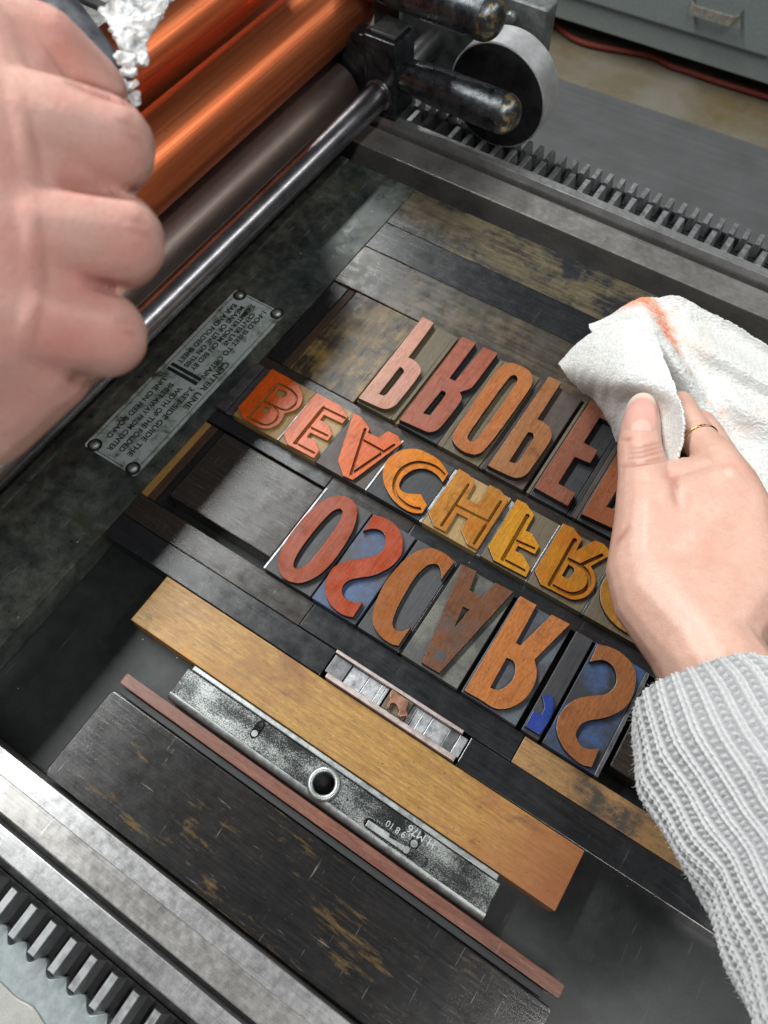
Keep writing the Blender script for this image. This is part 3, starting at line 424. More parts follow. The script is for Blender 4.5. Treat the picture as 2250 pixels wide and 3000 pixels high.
# rails: bearer then raised track, either side
for side, yi in ((-1, -42.2), (1, 418.6)):
    d = side
    def yb(a, b): return (min(yi + d * a, yi + d * b), max(yi + d * a, yi + d * b))
    boxpart('bearer_rail', -620, 560, *yb(0, 22), -20, 23.3, ['rail'], press, .7)
    if side < 0: boxpart('bearer_lip', -620, 560, *yb(0.2, 9.6), 23.2, 23.9, ['rail2'], press, .3)
    boxpart('rail_groove', -620, 560, *yb(22.05, 24.9), -20, 14, 'groove', press, 0)
    boxpart('track_rail', -620, 560, *yb(25, 35.3 if side < 0 else 32.4), -20, 31.5 if side > 0 else 24.6, ['rail2'], press, .7)
    boxpart('rack_channel', -620, 560, *(yb(35.35, 59.5) if side < 0 else yb(32.45, 76)), -30, -4, 'groove', press, 0)
    ro = 51.6 if side < 0 else 65.6
    # toothed rack
    rk = boxpart('gear_rack', -620, 560, *yb(ro - 8.1, ro + 7.9), -29, 0.0, 'groove', press, 0)
    P_ = 12.5; xs = []
    x0 = -153.0 if side < 0 else -167.2
    k0, k1 = (-9, 12) if side < 0 else (-13, 15)
    me = None
    for k in range(k0, k1):
        bm = bmesh.new(); h = 10.0; L_ = 7.7
        v = [bm.verts.new(c) for c in ((-3.6, -L_, 0), (3.6, -L_, 0), (2.0, -L_, h), (-2.0, -L_, h), (-3.6, L_, 0), (3.6, L_, 0), (2.0, L_, h), (-2.0, L_, h))]
        for f_ in ((0, 1, 2, 3), (7, 6, 5, 4), (1, 5, 6, 2), (4, 0, 3, 7), (3, 2, 6, 7), (0, 4, 5, 1)): bm.faces.new([v[i] for i in f_])
        if me is None:
            bmesh.ops.bevel(bm, geom=[e for e in bm.edges if e.verts[0].co.z > 5 and e.verts[1].co.z > 5], offset=.3, segments=1, affect='EDGES')
            me = bm_mesh(bm, 'rack_tooth')
        else: bm.free()
        rx, ry = rk.location.x / S, rk.location.y / S
        finish('rack_tooth', me, 'tooth' if k == k0 else None, rk, (x0 + k * P_ - rx, yi + d * ro - ry, 29.0))
    if side > 0:
        rk2 = boxpart('gear_rack', -620, 560, 478.4 + 16.5, 478.4 + 29.6, -29, -1.5, 'groove', press, 0); me = None
        rx, ry = rk2.location.x / S, rk2.location.y / S
        for k in range(-14, 19):
            bm = bmesh.new(); h = 11.0; L_ = 6.0
            v = [bm.verts.new(c) for c in ((-3.0, -L_, 0), (3.0, -L_, 0), (1.7, -L_, h), (-1.7, -L_, h), (-3.0, L_, 0), (3.0, L_, 0), (1.7, L_, h), (-1.7, L_, h))]
            for f_ in ((0, 1, 2, 3), (7, 6, 5, 4), (1, 5, 6, 2), (4, 0, 3, 7), (3, 2, 6, 7), (0, 4, 5, 1)): bm.faces.new([v[i] for i in f_])
            if me is None: me = bm_mesh(bm, 'rack_tooth')
            else: bm.free()
            finish('rack_tooth', me, 'tooth' if k == -14 else None, rk2, (-169.5 + k * 9.83 - rx, 501.6 - ry, 27.5))
# painted frame with a scalloped edge of thick enamel beside the near rack
pts = []
x = -330.0
while x < 60:
    pts.append((x, -103.2 + 2.6 * math.sin(x * 2 * math.pi / 12.5 + .6) + rnd.uniform(-.7, .7), 1)); x += 3.1
loop = crom(pts, 4, False) + [(60, -150), (-330, -150)]
me = prism([loop], -6, 3.0, .5); finish('frame_enamel', me, 'frame', press, (0, 0, 0))
pts = []; x = -330.0
while x < 60: pts.append((x, -117.5 + rnd.uniform(-1.3, 1.3), 1)); x += 9
loop = crom(pts, 4, False) + [(60, -170), (-330, -170)]
finish('frame_casting', prism([loop], -8, 4.4, .9), 'castrough', press, (0, 0, 0))
boxpart('side_frame', -620, 560, -170, -102, -60, -3, 'frame', press, 1)

# ================================================================ roller carriage
car = empty('roller_carriage', (-297, 455, 0), 'black steel inking carriage with copper coloured rollers, grip handles and track wheel', 'roller carriage')
def cl(x, y, z): return (x + 297, y - 455, z)
def roller(name, x, z, r, mat, y0=-90, y1=479, core=True):
    o = lathepart(name, [(y0, r - 1.5), (y0 + .8, r), (y1 - .8, r), (y1, r - 1.5)], mat, car, cl(x, 0, z), 'y', 96)
    lathepart('roller_journal', [(y0 - 14, 6.5), (y1 + 26, 6.5)], 'blacksteel', o, (0, 0, 0), 'y', 24); return o
roller('copper_roller', -348, 87, 24.5, 'copper'); roller('copper_roller', -407, 101, 26, 'copper'); roller('steel_roller', -338, 38, 21.5, 'steelroll', y1=446)
lathepart('tie_rod', [(-120, 9.8), (440, 9.8), (440.2, 11), (442, 11.5), (446, 11.5), (446.2, 9.2), (566, 9.2)], 'steel', car, cl(-297, 0, 50), 'y', 40)
bk = finish('end_bracket', bm_mesh(bm_box(-309, -283, 442, 468, 34, 90, 1.2, 2), 'end_bracket'), 'blacksteel', car, (297, -455, 0))
finish('bracket_foot', bm_mesh(bm_box(-372, -309.05, 448, 462, 26, 84, 1.5, 2), 'bracket_foot'), 'blacksteel', bk, (0, 0, 0))
finish('bracket_cap', bm_mesh(bm_box(-306, -286, 446, 466, 90.05, 92.5, .8, 2), 'bracket_cap'), 'greycast', bk, (0, 0, 0))
finish('adjusting_lever', bm_mesh(bm_box(-322, -300, 474, 480, 60, 112, 1.5, 2), 'adjusting_lever'), 'greycast', car, (297, -455, 0))
for dx in (-330, -316): lathepart('adjusting_screw', [(84, 3.8), (107, 3.8), (107.5, 5.4), (113, 5.4), (113.5, 4.6)], 'lead', car, cl(dx, 486, 0), 'z', 12)
def grip(x0, x1, y, z, r):
    L_ = x1 - x0
    prof = [(-2, r * .72), (0, r * .80), (L_ * .1, r * .86), (L_ * .3, r * .97), (L_ * .7, r)]
    g = lathepart('grip_handle', prof + [(L_ - r * .9, r)], 'bluedsteel', car, cl(x0, y, z), 'x', 40)
    tip = [(L_ - r * .9 + .02, r)] + [(L_ - r * .9 + r * .9 * math.sin(a), r * math.cos(a)) for a in (.3, .6, .85, 1.1, 1.3, 1.45, 1.54)]
    lathepart('worn_tip', tip, 'brassworn', g, (0, 0, 0), 'x', 40)
grip(-284, -190, 455, 63, 13.4); grip(-330, -216, 466, 114, 14)
wh = lathepart('track_wheel', [(490, 31.5), (490.01, 33.5), (489, 34.2), (489, 38.2), (489.6, 39), (512, 39), (512.4, 38)], ['wheelrim'], car, cl(-225, 0, 47), 'y', 72)
lathepart('wheel_face', [(487.6, 6), (488.3, 26), (488.0, 27), (488.6, 33.9), (488.95, 37.6)], 'wheelface', wh, (0, 0, 0), 'y', 72)
sp_ = finish('side_plate', bm_mesh(bm_box(-330, -208.5, 520, 536, 4, 98, 2.2, 3), 'side_plate'), 'greycast', car, (297, -455, 0))
lathepart('bolt', [(515.5, 3.4), (517, 4.6), (519.95, 4.6)], 'greycast', sp_, (-234.7, 0, 86.5), 'y', 20)
lathepart('wheel_axle', [(470, 8), (535, 8)], 'blacksteel', car, cl(-225, 0, 47), 'y', 24)
lathepart('impression_cylinder', [(-130, 106), (-128, 108), (480, 108), (482, 106)], 'blacksteel', car, cl(-488, 0, 260), 'y', 96)  # unseen, assumed cylinder; placed to cast the shadow over the bed's left side

# ================================================================ wood furniture, reglets
F_ = 16.5
def furn(name, x0, x1, y0, y1, mat, label, edge='edge_grey', z=F_, bev=.45, cornerz=0, cat='furniture', group='wood furniture locked round the type'):
    o = boxpart(name, x0, x1, y0, y1, 0.05, z, [mat, edge], None, bev, 1, None, 2, cornerz)
    return tag(o, label, cat, group)
furn('furniture_strip', -240.6, -116.3, 88.3, 103.5, 'umber', 'dark brown furniture strip directly under the O of the lowest letter row')
furn('furniture_strip', -115.9, 12.0, 88.5, 103.5, 'ebony', 'black furniture strip below the lowest row, between brown strip and short honey strip')
furn('furniture_strip', 12.4, 150, 88.5, 103.2, 'honey2', 'stained honey wood strip below the final S, running under the grey sleeve', 'edge_gold')
furn('furniture_strip', -240.2, -91.2, 72.6, 87.9, 'ebony', 'black furniture strip above the left end of the long honey board')
furn('furniture_strip', -9.6, 134, 72.3, 88.1, 'ebony', 'black furniture strip right of the small metal ornament line, ending beside the sleeve')
furn('furniture_board', -193.6, 60.4, 42.1, 72.0, 'honey', 'long honey coloured wood furniture board lying beside the slotted steel quoin', 'edge_gold')
furn('furniture_block', -226.0, -152.6, 112.0, 163.3, 'umber', 'wide dark wood block left of the big letter O, dotted marks on top', 'edge_gold', F_, .7)
furn('reglet', -241.0, -236.5, 104, 163.2, 'goldstrip', 'thin golden wood strip against the dark head bar below the plate', 'edge_gold', F_, .3)
furn('reglet', -236.2, -231.2, 104, 163.2, 'umber_y', 'thin red brown strip between the golden strip and a black strip', 'edge_grey', F_, .3)
furn('reglet', -230.9, -226.4, 104, 163.2, 'ebony_y', 'thin black strip touching the left side of the wide dark block', 'edge_grey', F_, .3)
furn('furniture_strip', -241.5, -153.0, 164.9, 173.9, 'ebony', 'narrow black strip under the orange B and E of the inline row')
furn('furniture_strip', -152.6, -96.5, 164.9, 173.9, 'umber', 'short dark strip between inline letter A and the big letter O')
furn('furniture_strip', -96.1, 130, 165.0, 174.0, 'ebony', 'long black strip between the yellow inline letters and the letters C A R', 'edge_gold')
furn('furniture_strip', -242, 120, 215.4, 223.5, 'umber', 'long narrow dark strip separating the pink and brown letters from the inline row')
furn('furniture_strip', -240.3, -228.2, 224.0, 299.6, 'ebony_y', 'upright black strip at the left end of the topmost letter row')
furn('reglet', -227.9, -222.6, 224.0, 299.6, 'umber_y', 'thin upright brown strip beside the gold stained block', 'edge_gold', F_, .3)
furn('furniture_block', -222.2, -173.0, 224.0, 300.4, 'brass_patina', 'gold stained wide wood block left of the pale pink P', 'edge_grey')
furn('furniture_strip', -242, 190, 301.3, 338.9, 'patina_e', 'wide brown patinated strip above the topmost letter row', 'edge_gold')
furn('furniture_strip', -242, 190, 339.2, 366.2, 'ebony', 'black strip between two wide patinated strips near the far rail')
furn('furniture_strip', -242, 190, 366.5, 405.5, 'patina_g', 'wide flaking tan and black strip nearest the far rail', 'edge_gold')
furn('furniture_block', 53.2, 118, 113.0, 163.0, 'umber', 'dark brown wood block right of the final S, half under the sleeve', 'edge_grey', F_, .9)
furn('furniture_block', -176.4, 77.0, -40.6, 8.4, 'bigdark', 'large scuffed black wood block along the near rail', 'edge_gold', F_, .7, 3.0)
furn('reglet', -175.5, 77.2, 13.0, 19.2, 'redbrown', 'long red brown strip between the steel quoin and the large black block', 'edge_gold', F_, .5, 1.2)
furn('reglet', -174, 71, 9.2, 12.6, 'dullrubber', 'thin sunken black strip along the red brown strip', 'edge_grey', 13.2, .3)

# ================================================================ wood type
def tmat(name, base, axis=1, **kw):
    kw.setdefault('rough', .29); kw.setdefault('scr', .28); kw.setdefault('spec', .42); return wood('type_face_' + name, base, sc3(base, .55), sc3(base, 1.35), axis, 1.15, .9, bump=.25, blots=[(.10, (base[0] * .42, base[1] * .36, base[2] * .4), .58, .72, .75), (.5, sc3(base, .5), .56, .70, .5)], **kw)
def side(name, base): return wood('type_block_' + name, base, sc3(base, .5), sc3(base, 1.4), 1, 1.1, .6, rough=.5, scr=.15, pores=False)
MAT['bk_slate'] = side('slate', (.036, .037, .041)); MAT['bk_tan'] = side('tan', (.30, .195, .075)); MAT['bk_brown'] = side('brown', (.060, .043, .037)); MAT['bk_dark'] = side('dark', (.022, .023, .026)); MAT['bk_olive'] = side('olive', (.105, .082, .048))
def bluetint(name, c1, c2):
    n = NT(name); v = n.coord((1, 1, 1)); a = n.noise(v, .07, 5, .6); b = n.noise(v, .9, 3, .6)
    col = n.ramp(a, (.42, c1), (.60, c2)); col = n.mix(n.ramp(b, (.4, .35), (.6, 0.)), col, sc3(c1, .6))
    return n.out(col, .5, 0., n.bump(b, .2, .2))
MAT['bk_blue'] = bluetint('type_block_blue_stain', (.040, .043, .054), (.045, .085, .19))
MAT['bk_blue2'] = bluetint('type_block_blue_rim', (.022, .024, .027), (.030, .070, .18))
MAT['bk_grain'] = bluetint('type_block_greenish', (.055, .056, .053), (.12, .12, .10))
MAT['bk_violet'] = bluetint('type_block_violet', (.042, .040, .054), (.075, .095, .11))
FACE = {'O_1': (.25, .043, .012), 'S_1': (.30, .042, .009), 'C_1': (.26, .080, .018), 'A_1': (.14, .060, .030), 'R_1': (.38, .135, .040), 'apos': (.022, .060, .33), 'S_2': (.26, .098, .036),
        'B': (.52, .075, .007), 'E': (.52, .100, .025), 'A': (.50, .095, .016), 'C': (.50, .160, .008), 'H': (.36, .150, .022), 'F': (.46, .210, .017), 'R': (.38, .150, .013), 'O_3': (.30, .135, .020),
        'P_1': (.43, .205, .145), 'R_2': (.27, .078, .046), 'O_2': (.33, .110, .034), 'P_2': (.27, .112, .045), 'E_2': (.20, .074, .044), 'R_3': (.23, .072, .030)}
for k, c in FACE.items():
    kw = {}
    if k in ('A_1',): kw = dict(patch=(.07, .055, .05), pamt=(.5, .62), pscale=.06)
    if k in ('C', 'F', 'H', 'R'): kw = dict(patch=sc3((c[0], c[1] * .55, c[2] * .6), .95), pamt=(.5, .66), pscale=.07)
    if k in ('A', 'E', 'B'): kw = dict(patch=(c[0] * 1.05, c[1] * 1.25, c[2] * 1.4), pamt=(.5, .7), pscale=.05)
    if k in ('O_2', 'P_2', 'R_2', 'C_1', 'O_1'): kw = dict(patch=sc3((c[0] * .9, c[1] * 1.15, c[2] * 1.3), .95), pamt=(.48, .68), pscale=.05)
    MAT['face_' + k] = tmat(k, c, 1, **kw)
MAT['face_apos'] = wood('type_face_blue_ink', (.018, .045, .24), (.010, .025, .15), (.03, .07, .32), 1, 1, .7, (.03, .035, .07), (.58, .70), .12, rough=.34, scr=.3, scrcol=(.12, .17, .38))
# unfinished outlines: letters partly under the hand and the rag
GL['E_2']['o'] = [(-49.8, 227.2, 0), (-28.3, 226.7, 0), (-28.3, 236.6, 0), (-39.6, 236.9, 0), (-39.6, 258.2, 0), (-30.2, 259.0, 0), (-30.2, 269.4, 0), (-39.6, 269.7, 0), (-39.6, 291.0, 0), (-28.5, 291.2, 0), (-28.5, 301.2, 0), (-49.8, 301.0, 0)]
mv = lambda L: [(a + 120.3, b + 1.6, c) for a, b, c in L]
GL['R_3'] = dict(o=mv(GL['R_2']['o']), h=[mv(h) for h in GL['R_2']['h']], g=[])
def ell(cx, cy, rx, ry, n=20): return [(cx + rx * math.cos(2 * math.pi * k / n), cy + ry * math.sin(2 * math.pi * k / n), 1) for k in range(n)]
GL['O_3'] = dict(o=ell(30.6, 196.3, 22.3, 19.9), h=[ell(33.5, 196.3, 9.2, 11.5)], g=[(1.6 / .2, [(33 + 13.6 * math.cos(a), 196.3 + 16 * math.sin(a), 1) for a in [k * math.pi / 10 for k in range(0, 20)]])])
def wear(L, seed, amp=.10, step=1.3):
    from mathutils import noise as mn
    out = []
    for k, (x, y) in enumerate(L):
        x2, y2 = L[(k + 1) % len(L)]; d_ = math.hypot(x2 - x, y2 - y); n_ = max(1, int(d_ / step))
        for q in range(n_): out.append((x + (x2 - x) * q / n_, y + (y2 - y) * q / n_))
    res = []
    for x, y in out:
        nv = mn.noise_vector(Vector((x * .55, y * .55, seed))); nb = mn.noise_vector(Vector((x * .16, y * .16, seed + 5)))
        res.append((x + amp * nv.x + amp * .8 * nb.x, y + amp * nv.y + amp * .8 * nb.y))
    return res
def type_block(key, x0, x1, y0, y1, zs_, bmat, label, gscale=.078):
    g = GL[key]; cx, cy = (x0 + x1) / 2, (y0 + y1) / 2
    e = empty('wood_type_letter', (cx, cy, 0.05), label, 'wood type', 'wood type letters set in three lines')
    boxpart('block', x0, x1, y0, y1, 0.05, zs_, [bmat, 'edge_grey'], e, .35, 1 if bmat in ('bk_slate', 'bk_dark') else None)
    shift = lambda L: [(a - cx, b - cy, c) for a, b, c in L]
    loops = [wear(crom(shift(g['o']), 6), x0)] + [wear(crom(shift(h), 5), x0) for h in g['h']]
    me = prism(loops, zs_ - .3, 23.3, .22)
    if g['g']:
        cs = []
        for k, (wz, q) in enumerate(g['g']):
            pl_ = crom(shift(q), 4, False) if len(q) > 2 else [(p[0] - cx, p[1] - cy) for p in q]
            if key == 'O_3': pl_ = crom(shift(q), 3, True); pl_.append(pl_[0])
            wd = wz * gscale * (1 if key != 'O_3' else 2.6)
            cs.append(prism([strip_outline(pl_, wd)], zs_ + .05 + .01 * k, 26, 0.0))
        me = cut(me, cs)
    f_ = finish('letter_face', me, ['face_' + key, side_ink[key] if key in side_ink else 'inked_shade_side'], e, (0, 0, -0.05))
    for p in me.polygons:
        p.use_smooth = False; p.material_index = 1 if p.normal.z < .55 else 0
    return e
side_ink = {'B': 'bk_tan', 'E': 'bk_tan', 'A': 'bk_brown', 'H': 'bk_tan', 'P_1': 'bk_olive'}
MAT['inked_shade_side'] = side('inked_shade', (.016, .015, .016))  # black walls: part ink, part letter shadow put into the colour
Y0, Y1 = 104.0, 164.5
type_block('O_1', -149.4, -119.3, Y0, Y1, 20.2, 'bk_slate', 'red brown wood letter O, first of the lowest row beside the wide dark block')
type_block('S_1', -118.3, -90.3, Y0, Y1, 20.2, 'bk_blue', 'red wood letter S on a blue stained block between O and C')
type_block('C_1', -88.6, -63.6, Y0, Y1, 20.2, 'bk_slate', 'brown orange plain wood letter C in the lowest row')
type_block('A_1', -61.2, -27.8, Y0, Y1, 20.2, 'bk_grain', 'dark brown wood letter A with a round black spot near its tip')
type_block('R_1', -25.4, 6.0, Y0, Y1, 20.2, 'bk_violet', 'plain orange tan wood letter R left of the blue apostrophe')
type_block('apos', 9.0, 18.7, Y0, Y1, 20.2, 'bk_slate', 'narrow dark block with a bright blue apostrophe')
type_block('S_2', 20.6, 48.3, Y0, Y1, 20.2, 'bk_blue2', 'brown wood letter S at the right end of the lowest row beside the sleeve')
B0, B1 = 174.3, 215.0
type_block('B', -227.4, -194.6, B0, B1, 20.9, 'bk_tan', 'bright orange red inline letter B at the left end of its row')
type_block('E', -192.9, -166.5, B0, B1, 20.9, 'bk_tan', 'orange pink inline letter E between B and A')
type_block('A', -165.9, -131.4, B0, B1, 20.9, 'bk_brown', 'orange inline letter A on a dark brown block')
type_block('C', -129.6, -94.6, B0, B1, 20.9, 'bk_dark', 'orange yellow round inline letter C on a dark block')
type_block('H', -92.3, -57.7, B0, B1, 20.9, 'bk_tan', 'golden brown inline letter H right of the round C')
type_block('F', -54.4, -27.2, B0, B1, 20.9, 'bk_olive', 'bright yellow orange inline letter F between H and R')
type_block('R', -25.9, 6.6, B0, B1, 20.9, 'bk_olive', 'golden inline letter R against the side of the right hand')
type_block('O_3', 8.2, 53, B0, B1, 20.9, 'bk_olive', 'golden round inline letter O mostly hidden under the right hand')
P0, P1 = 224.2, 300.9
type_block('P_1', -170.4, -145.6, P0, P1, 19.4, 'bk_olive', 'pale pink wood letter P, first of the topmost row')
type_block('R_2', -140.4, -112.8, P0, P1, 19.4, 'bk_dark', 'speckled red brown narrow letter R second in the topmost row')
type_block('O_2', -109.0, -84.2, P0, P1, 19.4, 'bk_olive', 'orange brown narrow oval letter O with pale wood in its counter')
type_block('P_2', -79.7, -55.0, P0, P1, 19.4, 'bk_brown', 'brown wood letter P between the oval O and the rag covered E')
type_block('E_2', -50.6, -27.0, P0, P1, 19.0, 'bk_dark', 'dark red brown letter E with its top under the white rag')
type_block('R_3', -20.6, 9, P0, P1, 19.0, 'bk_dark', 'red brown narrow letter R mostly hidden under the right hand')
# marks on the A: round ink spot and a gouge filled with old ink
MAT['inkspot'] = flat('old_ink_spot', (.045, .040, .038), .5)
a_face = [o for o in bpy.data.objects if o.get('label', '').startswith('dark brown wood letter A')][0]
sp = [(-43.6 + 3.1 * (1 + .10 * math.sin(5 * t) + .07 * math.sin(9 * t + 1)) * math.cos(t), 113.2 + 3.3 * (1 + .08 * math.sin(4 * t + 2)) * math.sin(t)) for t in [k * math.pi / 20 for k in range(40)]]
ax, ay = a_face.location.x / S, a_face.location.y / S
me = prism([[(p[0] - ax, p[1] - ay) for p in sp]], 23.26, 23.36, 0.0); s_o = finish('ink_spot', me, 'inkspot', a_face, (0, 0, -.05))

# ================================================================ spacing metal and thin wood between letters
def lead(x0, x1, y0, y1, z, mat, label, name='lead_spacer', bev=.2, cat='spacer', group='thin spacers between the letters'):
    return tag(boxpart(name, x0, x1, y0, y1, .05, z, mat, None, bev), label, cat, group)
lead(-150.9, -149.6, Y0, Y1 - .6, 20.3, 'lead', 'pale metal lead standing left of the red brown O')
lead(48.6, 50.6, Y0, Y1 - .4, 20.3, 'leaddark', 'grey metal lead right of the final S')
lead(-89.9, -88.9, Y0, Y1 - .4, 16, 'ebony_y', 'thin black spacer between red S and plain C', 'wood_spacer')
lead(-63.3, -61.5, Y0, Y1 - .4, 19.8, 'ebony_y', 'thin black spacer between plain C and dark A', 'wood_spacer')
lead(-27.5, -25.7, Y0, Y1 - .4, 14, 'ebony_y', 'thin black spacer between dark A and plain R', 'wood_spacer')
lead(-194.3, -193.2, B0, B1 - .4, 21.2, 'lead', 'shiny metal lead between inline B and E')
lead(-166.3, -166.05, B0, B1 - .4, 21.0, 'lead', 'hair thin metal lead between inline E and A')
lead(-131.1, -129.9, B0, B1 - .4, 21.2, 'lead', 'shiny metal lead between inline A and C')
lead(-94.3, -92.6, B0, B1 - .4, 20.6, 'lead', 'grey metal lead between inline C and H')
lead(-57.4, -54.7, B0, B1 - .4, 19.4, 'lead', 'wide grey metal spacer between inline H and F')
lead(-27.0, -26.1, B0, B1 - .4, 21.3, 'lead', 'bright metal lead between inline F and R')
lead(6.8, 8.0, B0, B1 - .4, 20.4, 'leaddark', 'dark metal lead between inline R and the hidden O')
for x0, x1, z, l in ((-241.0, -234.2, 19.5, 'widest grey metal slug at the left end of the inline row'), (-233.9, -231.0, 18.2, 'middle of the three metal slugs left of inline B'), (-230.7, -227.7, 19.5, 'metal slug touching the left side of inline B')):
    lead(x0, x1, B0, B1 - .4, z, 'leaddark', l, 'metal_slug', .3, 'slug', 'metal slugs left of the B')
for x0, x1, z, m_, l in ((-145.3, -143.0, 20.2, 'bk_olive', 'olive wood spacer right of the pale pink P'), (-142.7, -140.7, 18.2, 'bk_tan', 'tan wood spacer left of the speckled R'), (-112.5, -109.3, 19.2, 'bk_olive', 'wood spacer between speckled R and oval O'), (-83.9, -81.9, 18.6, 'bk_brown', 'brown wood spacer touching the oval O'), (-81.6, -80.0, 19.6, 'bk_dark', 'dark wood spacer touching the brown P'), (-54.7, -53.0, 14, 'bk_dark', 'low black spacer right of the brown P'), (-52.7, -50.9, 19.3, 'bk_olive', 'grey brown spacer along the left side of the rag covered E'), (-26.7, -23.9, 18.4, 'bk_dark', 'dark spacer right of the rag covered E'), (-23.6, -20.9, 19.2, 'bk_brown', 'brown spacer left of the hidden R')):
    lead(x0, x1, P0, P1 - .6, z, m_, l, 'wood_spacer')
# ornament line
lead(-90.3, -14.2, 86.3, 88.1, 20.2, 'leadpink', 'long pinkish metal strip along the upper side of the ornament line', 'metal_strip', .35, 'spacer', 'metal strips of the ornament line')
lead(-87.6, -11.2, 72.7, 75.4, 20.0, 'leadpink', 'long pale metal strip along the lower side of the ornament line', 'metal_strip', .35, 'spacer', 'metal strips of the ornament line')
qx = [(-90, -79.6, 17.5, 'leaddark', 'dark square quad at the left end of the ornament line'), (-79.3, -69.2, 16.3, 'lead', 'large pale square quad second from the left'), (-68.9, -61.4, 16.0, 'lead', 'stained square quad third from the left'), (-61.2, -58.6, 16.6, 'lead', 'thin pale space right of the stained quad'), (-58.4, -56.8, 16.8, 'lead', 'thinnest pale space left of the ornament gap'),
      (-42.0, -39.4, 16.8, 'lead', 'thin pale space touching the right of the animal ornament'), (-39.2, -36.2, 16.2, 'lead', 'second thin space right of the animal ornament'), (-36.0, -30.9, 16.4, 'lead', 'narrow pale quad right of the two thin spaces'), (-30.6, -20.6, 16.2, 'lead', 'large pale square quad right of the ornament'), (-20.4, -15.0, 17.0, 'leaddark', 'greenish narrow quad near the right end of the ornament line'), (-14.8, -10.4, 17.4, 'lead', 'pale end quad at the right of the ornament line')]
for x0, x1, z, m_, l in qx: lead(x0, x1, 75.7, 86.0, z, m_, l, 'metal_quad', .25, 'quad', 'metal quads of the ornament line')
on = empty('ornament_type', (-48.7, 80.9, .05), 'small coppery animal ornament set among pale metal quads', 'ornament', None)
boxpart('block', -55.3, -42.3, 75.7, 86.0, .05, 19.8, 'bk_olive', on, .25)
orn = [(-54.5, 85.3), (-52.2, 85.4), (-50.1, 84.7), (-48.8, 85.2), (-46.6, 85.0), (-45.2, 85.2), (-44.4, 83.4), (-44.0, 81.9), (-43.5, 80.6), (-42.3, 79.7), (-41.4, 78.3), (-42.9, 77.5), (-43.8, 76.4), (-45.1, 75.9), (-45.7, 76.8), (-46.1, 78.2), (-47.6, 79.2), (-49.5, 80.1), (-51.0, 79.8), (-51.6, 78.7), (-51.2, 76.8), (-51.8, 76.2), (-52.7, 77.0), (-53.0, 78.8), (-52.8, 80.6), (-53.9, 81.9), (-54.7, 83.4)]
MAT['ornface'] = metal('coppery_ornament_face', (.40, .20, .13), .35, .6, (.20, .11, .075), .6, None, .5)
finish('ornament_face', prism([crom([(a + 48.7, b - 80.9, 1) for a, b in orn], 3)], 19.5, 23.0, .3), 'ornface', on, (0, 0, -.05))

# ================================================================ steel quoin
def quoin_mat():
    n = NT('mottled_plated_steel'); v = n.coord((1, 1, 1), 0, False)
    a = n.noise(n.coord((.5, 1, 1), 0, False), .07, 6, .6, .2); b = n.noise(v, 1.9, 3, .7)
    f = n.math('ADD', n.math('MULTIPLY', a, .50), n.math('MULTIPLY', b, .50))
    m_ = n.ramp(f, (.465, 0.03), (.62, .80))
    col = n.mix(m_, (.022, .024, .023), (.52, .55, .54)); r = n.ramp(f, (.45, .30), (.6, .48))
    return n.out(col, r, .75, n.bump(f, .3, .25))
MAT['quoin'] = quoin_mat()
MAT['quoinbright'] = metal('bright_plated_steel', (.42, .445, .44), .40, .5, (.28, .30, .30), .85, None, .3, sscale=.2)
qn = empty('quoin', (-58, 31, .05), 'slotted bar shaped steel quoin with a round key hole', 'quoin')
q0 = (-58, 31)
def qs(L): return [(a - q0[0], b - q0[1]) for a, b in L]
me = prism([qs([(-151.2, 24.0), (-151.2, 38.6), (34.6, 38.6), (35.2, 24.0)])], 6, 14.6, .5)
rh = lambda cx, cy, r, n=32: [(cx + r * math.cos(2 * math.pi * k / n), cy + r * math.sin(2 * math.pi * k / n)) for k in range(n)]
def capsule(x0, y0, x1, y1, wd): return strip_outline([(x0, y0), ((x0 + x1) / 2, (y0 + y1) / 2), (x1, y1)], wd)
cutters = [prism([qs(rh(-58.7, 30.2, 5.2))], 4, 30, 0), prism([qs(capsule(-101.7, 36.0, -101.7, 30.6, 4.6))], 8, 30, 0), prism([qs(capsule(-30.6, 27.2, 0, 27.2, 5.0))], 9, 30, 0), prism([qs(capsule(-7.4, 36.2, -7.6, 31.0, 4.8))], 8.5, 30, 0)]
body = finish('body', cut(me, cutters), ['quoin'], qn, (0, 0, -.05))
# rounded near shoulder
bm = bmesh.new(); prev = None
prof = [(24.3, 14.5)] + [(24.2 - 3.4 * math.sin(a), 11.0 + 3.5 * math.cos(a)) for a in (.15, .5, .85, 1.2, 1.5)] + [(20.8, 2), (24.3, 2)]
for x in (-151.1, 35.1):
    ring = [bm.verts.new((x - q0[0], y - q0[1], z)) for y, z in prof]
    if prev:
        for k in range(len(prof)): bm.faces.new((prev[k], prev[(k + 1) % len(prof)], ring[(k + 1) % len(prof)], ring[k]))
    bm.faces.new(ring if prev else ring[::-1]); prev = ring
bmesh.ops.recalc_face_normals(bm, faces=bm.faces)
sh_me = bm_mesh(bm, 'rounded_shoulder')
sh_me = cut(sh_me, [prism([qs(rh(-58.7, 30.2, 5.2))], 4, 30, 0), prism([qs(capsule(-30.6, 27.2, 0, 27.2, 5.0))], 9, 30, 0)])
finish('rounded_shoulder', sh_me, 'quoinbright', qn, (0, 0, -.05), True).data.set_sharp_from_angle(angle=math.radians(50))
finish('sliding_half', prism([qs([(-149, 38.9), (-149, 41.7), (32.4, 41.7), (32.4, 38.9)])], 0.1, 15.4, .5), 'quoinbright', qn, (0, 0, -.05))
finish('base_half', prism([qs([(-150, 22), (-150, 38.5), (34, 38.5), (34, 22)]), qs(rh(-58.7, 30.2, 5.2))], 0.1, 5.9, .2), 'quoin', qn, (0, 0, -.05))
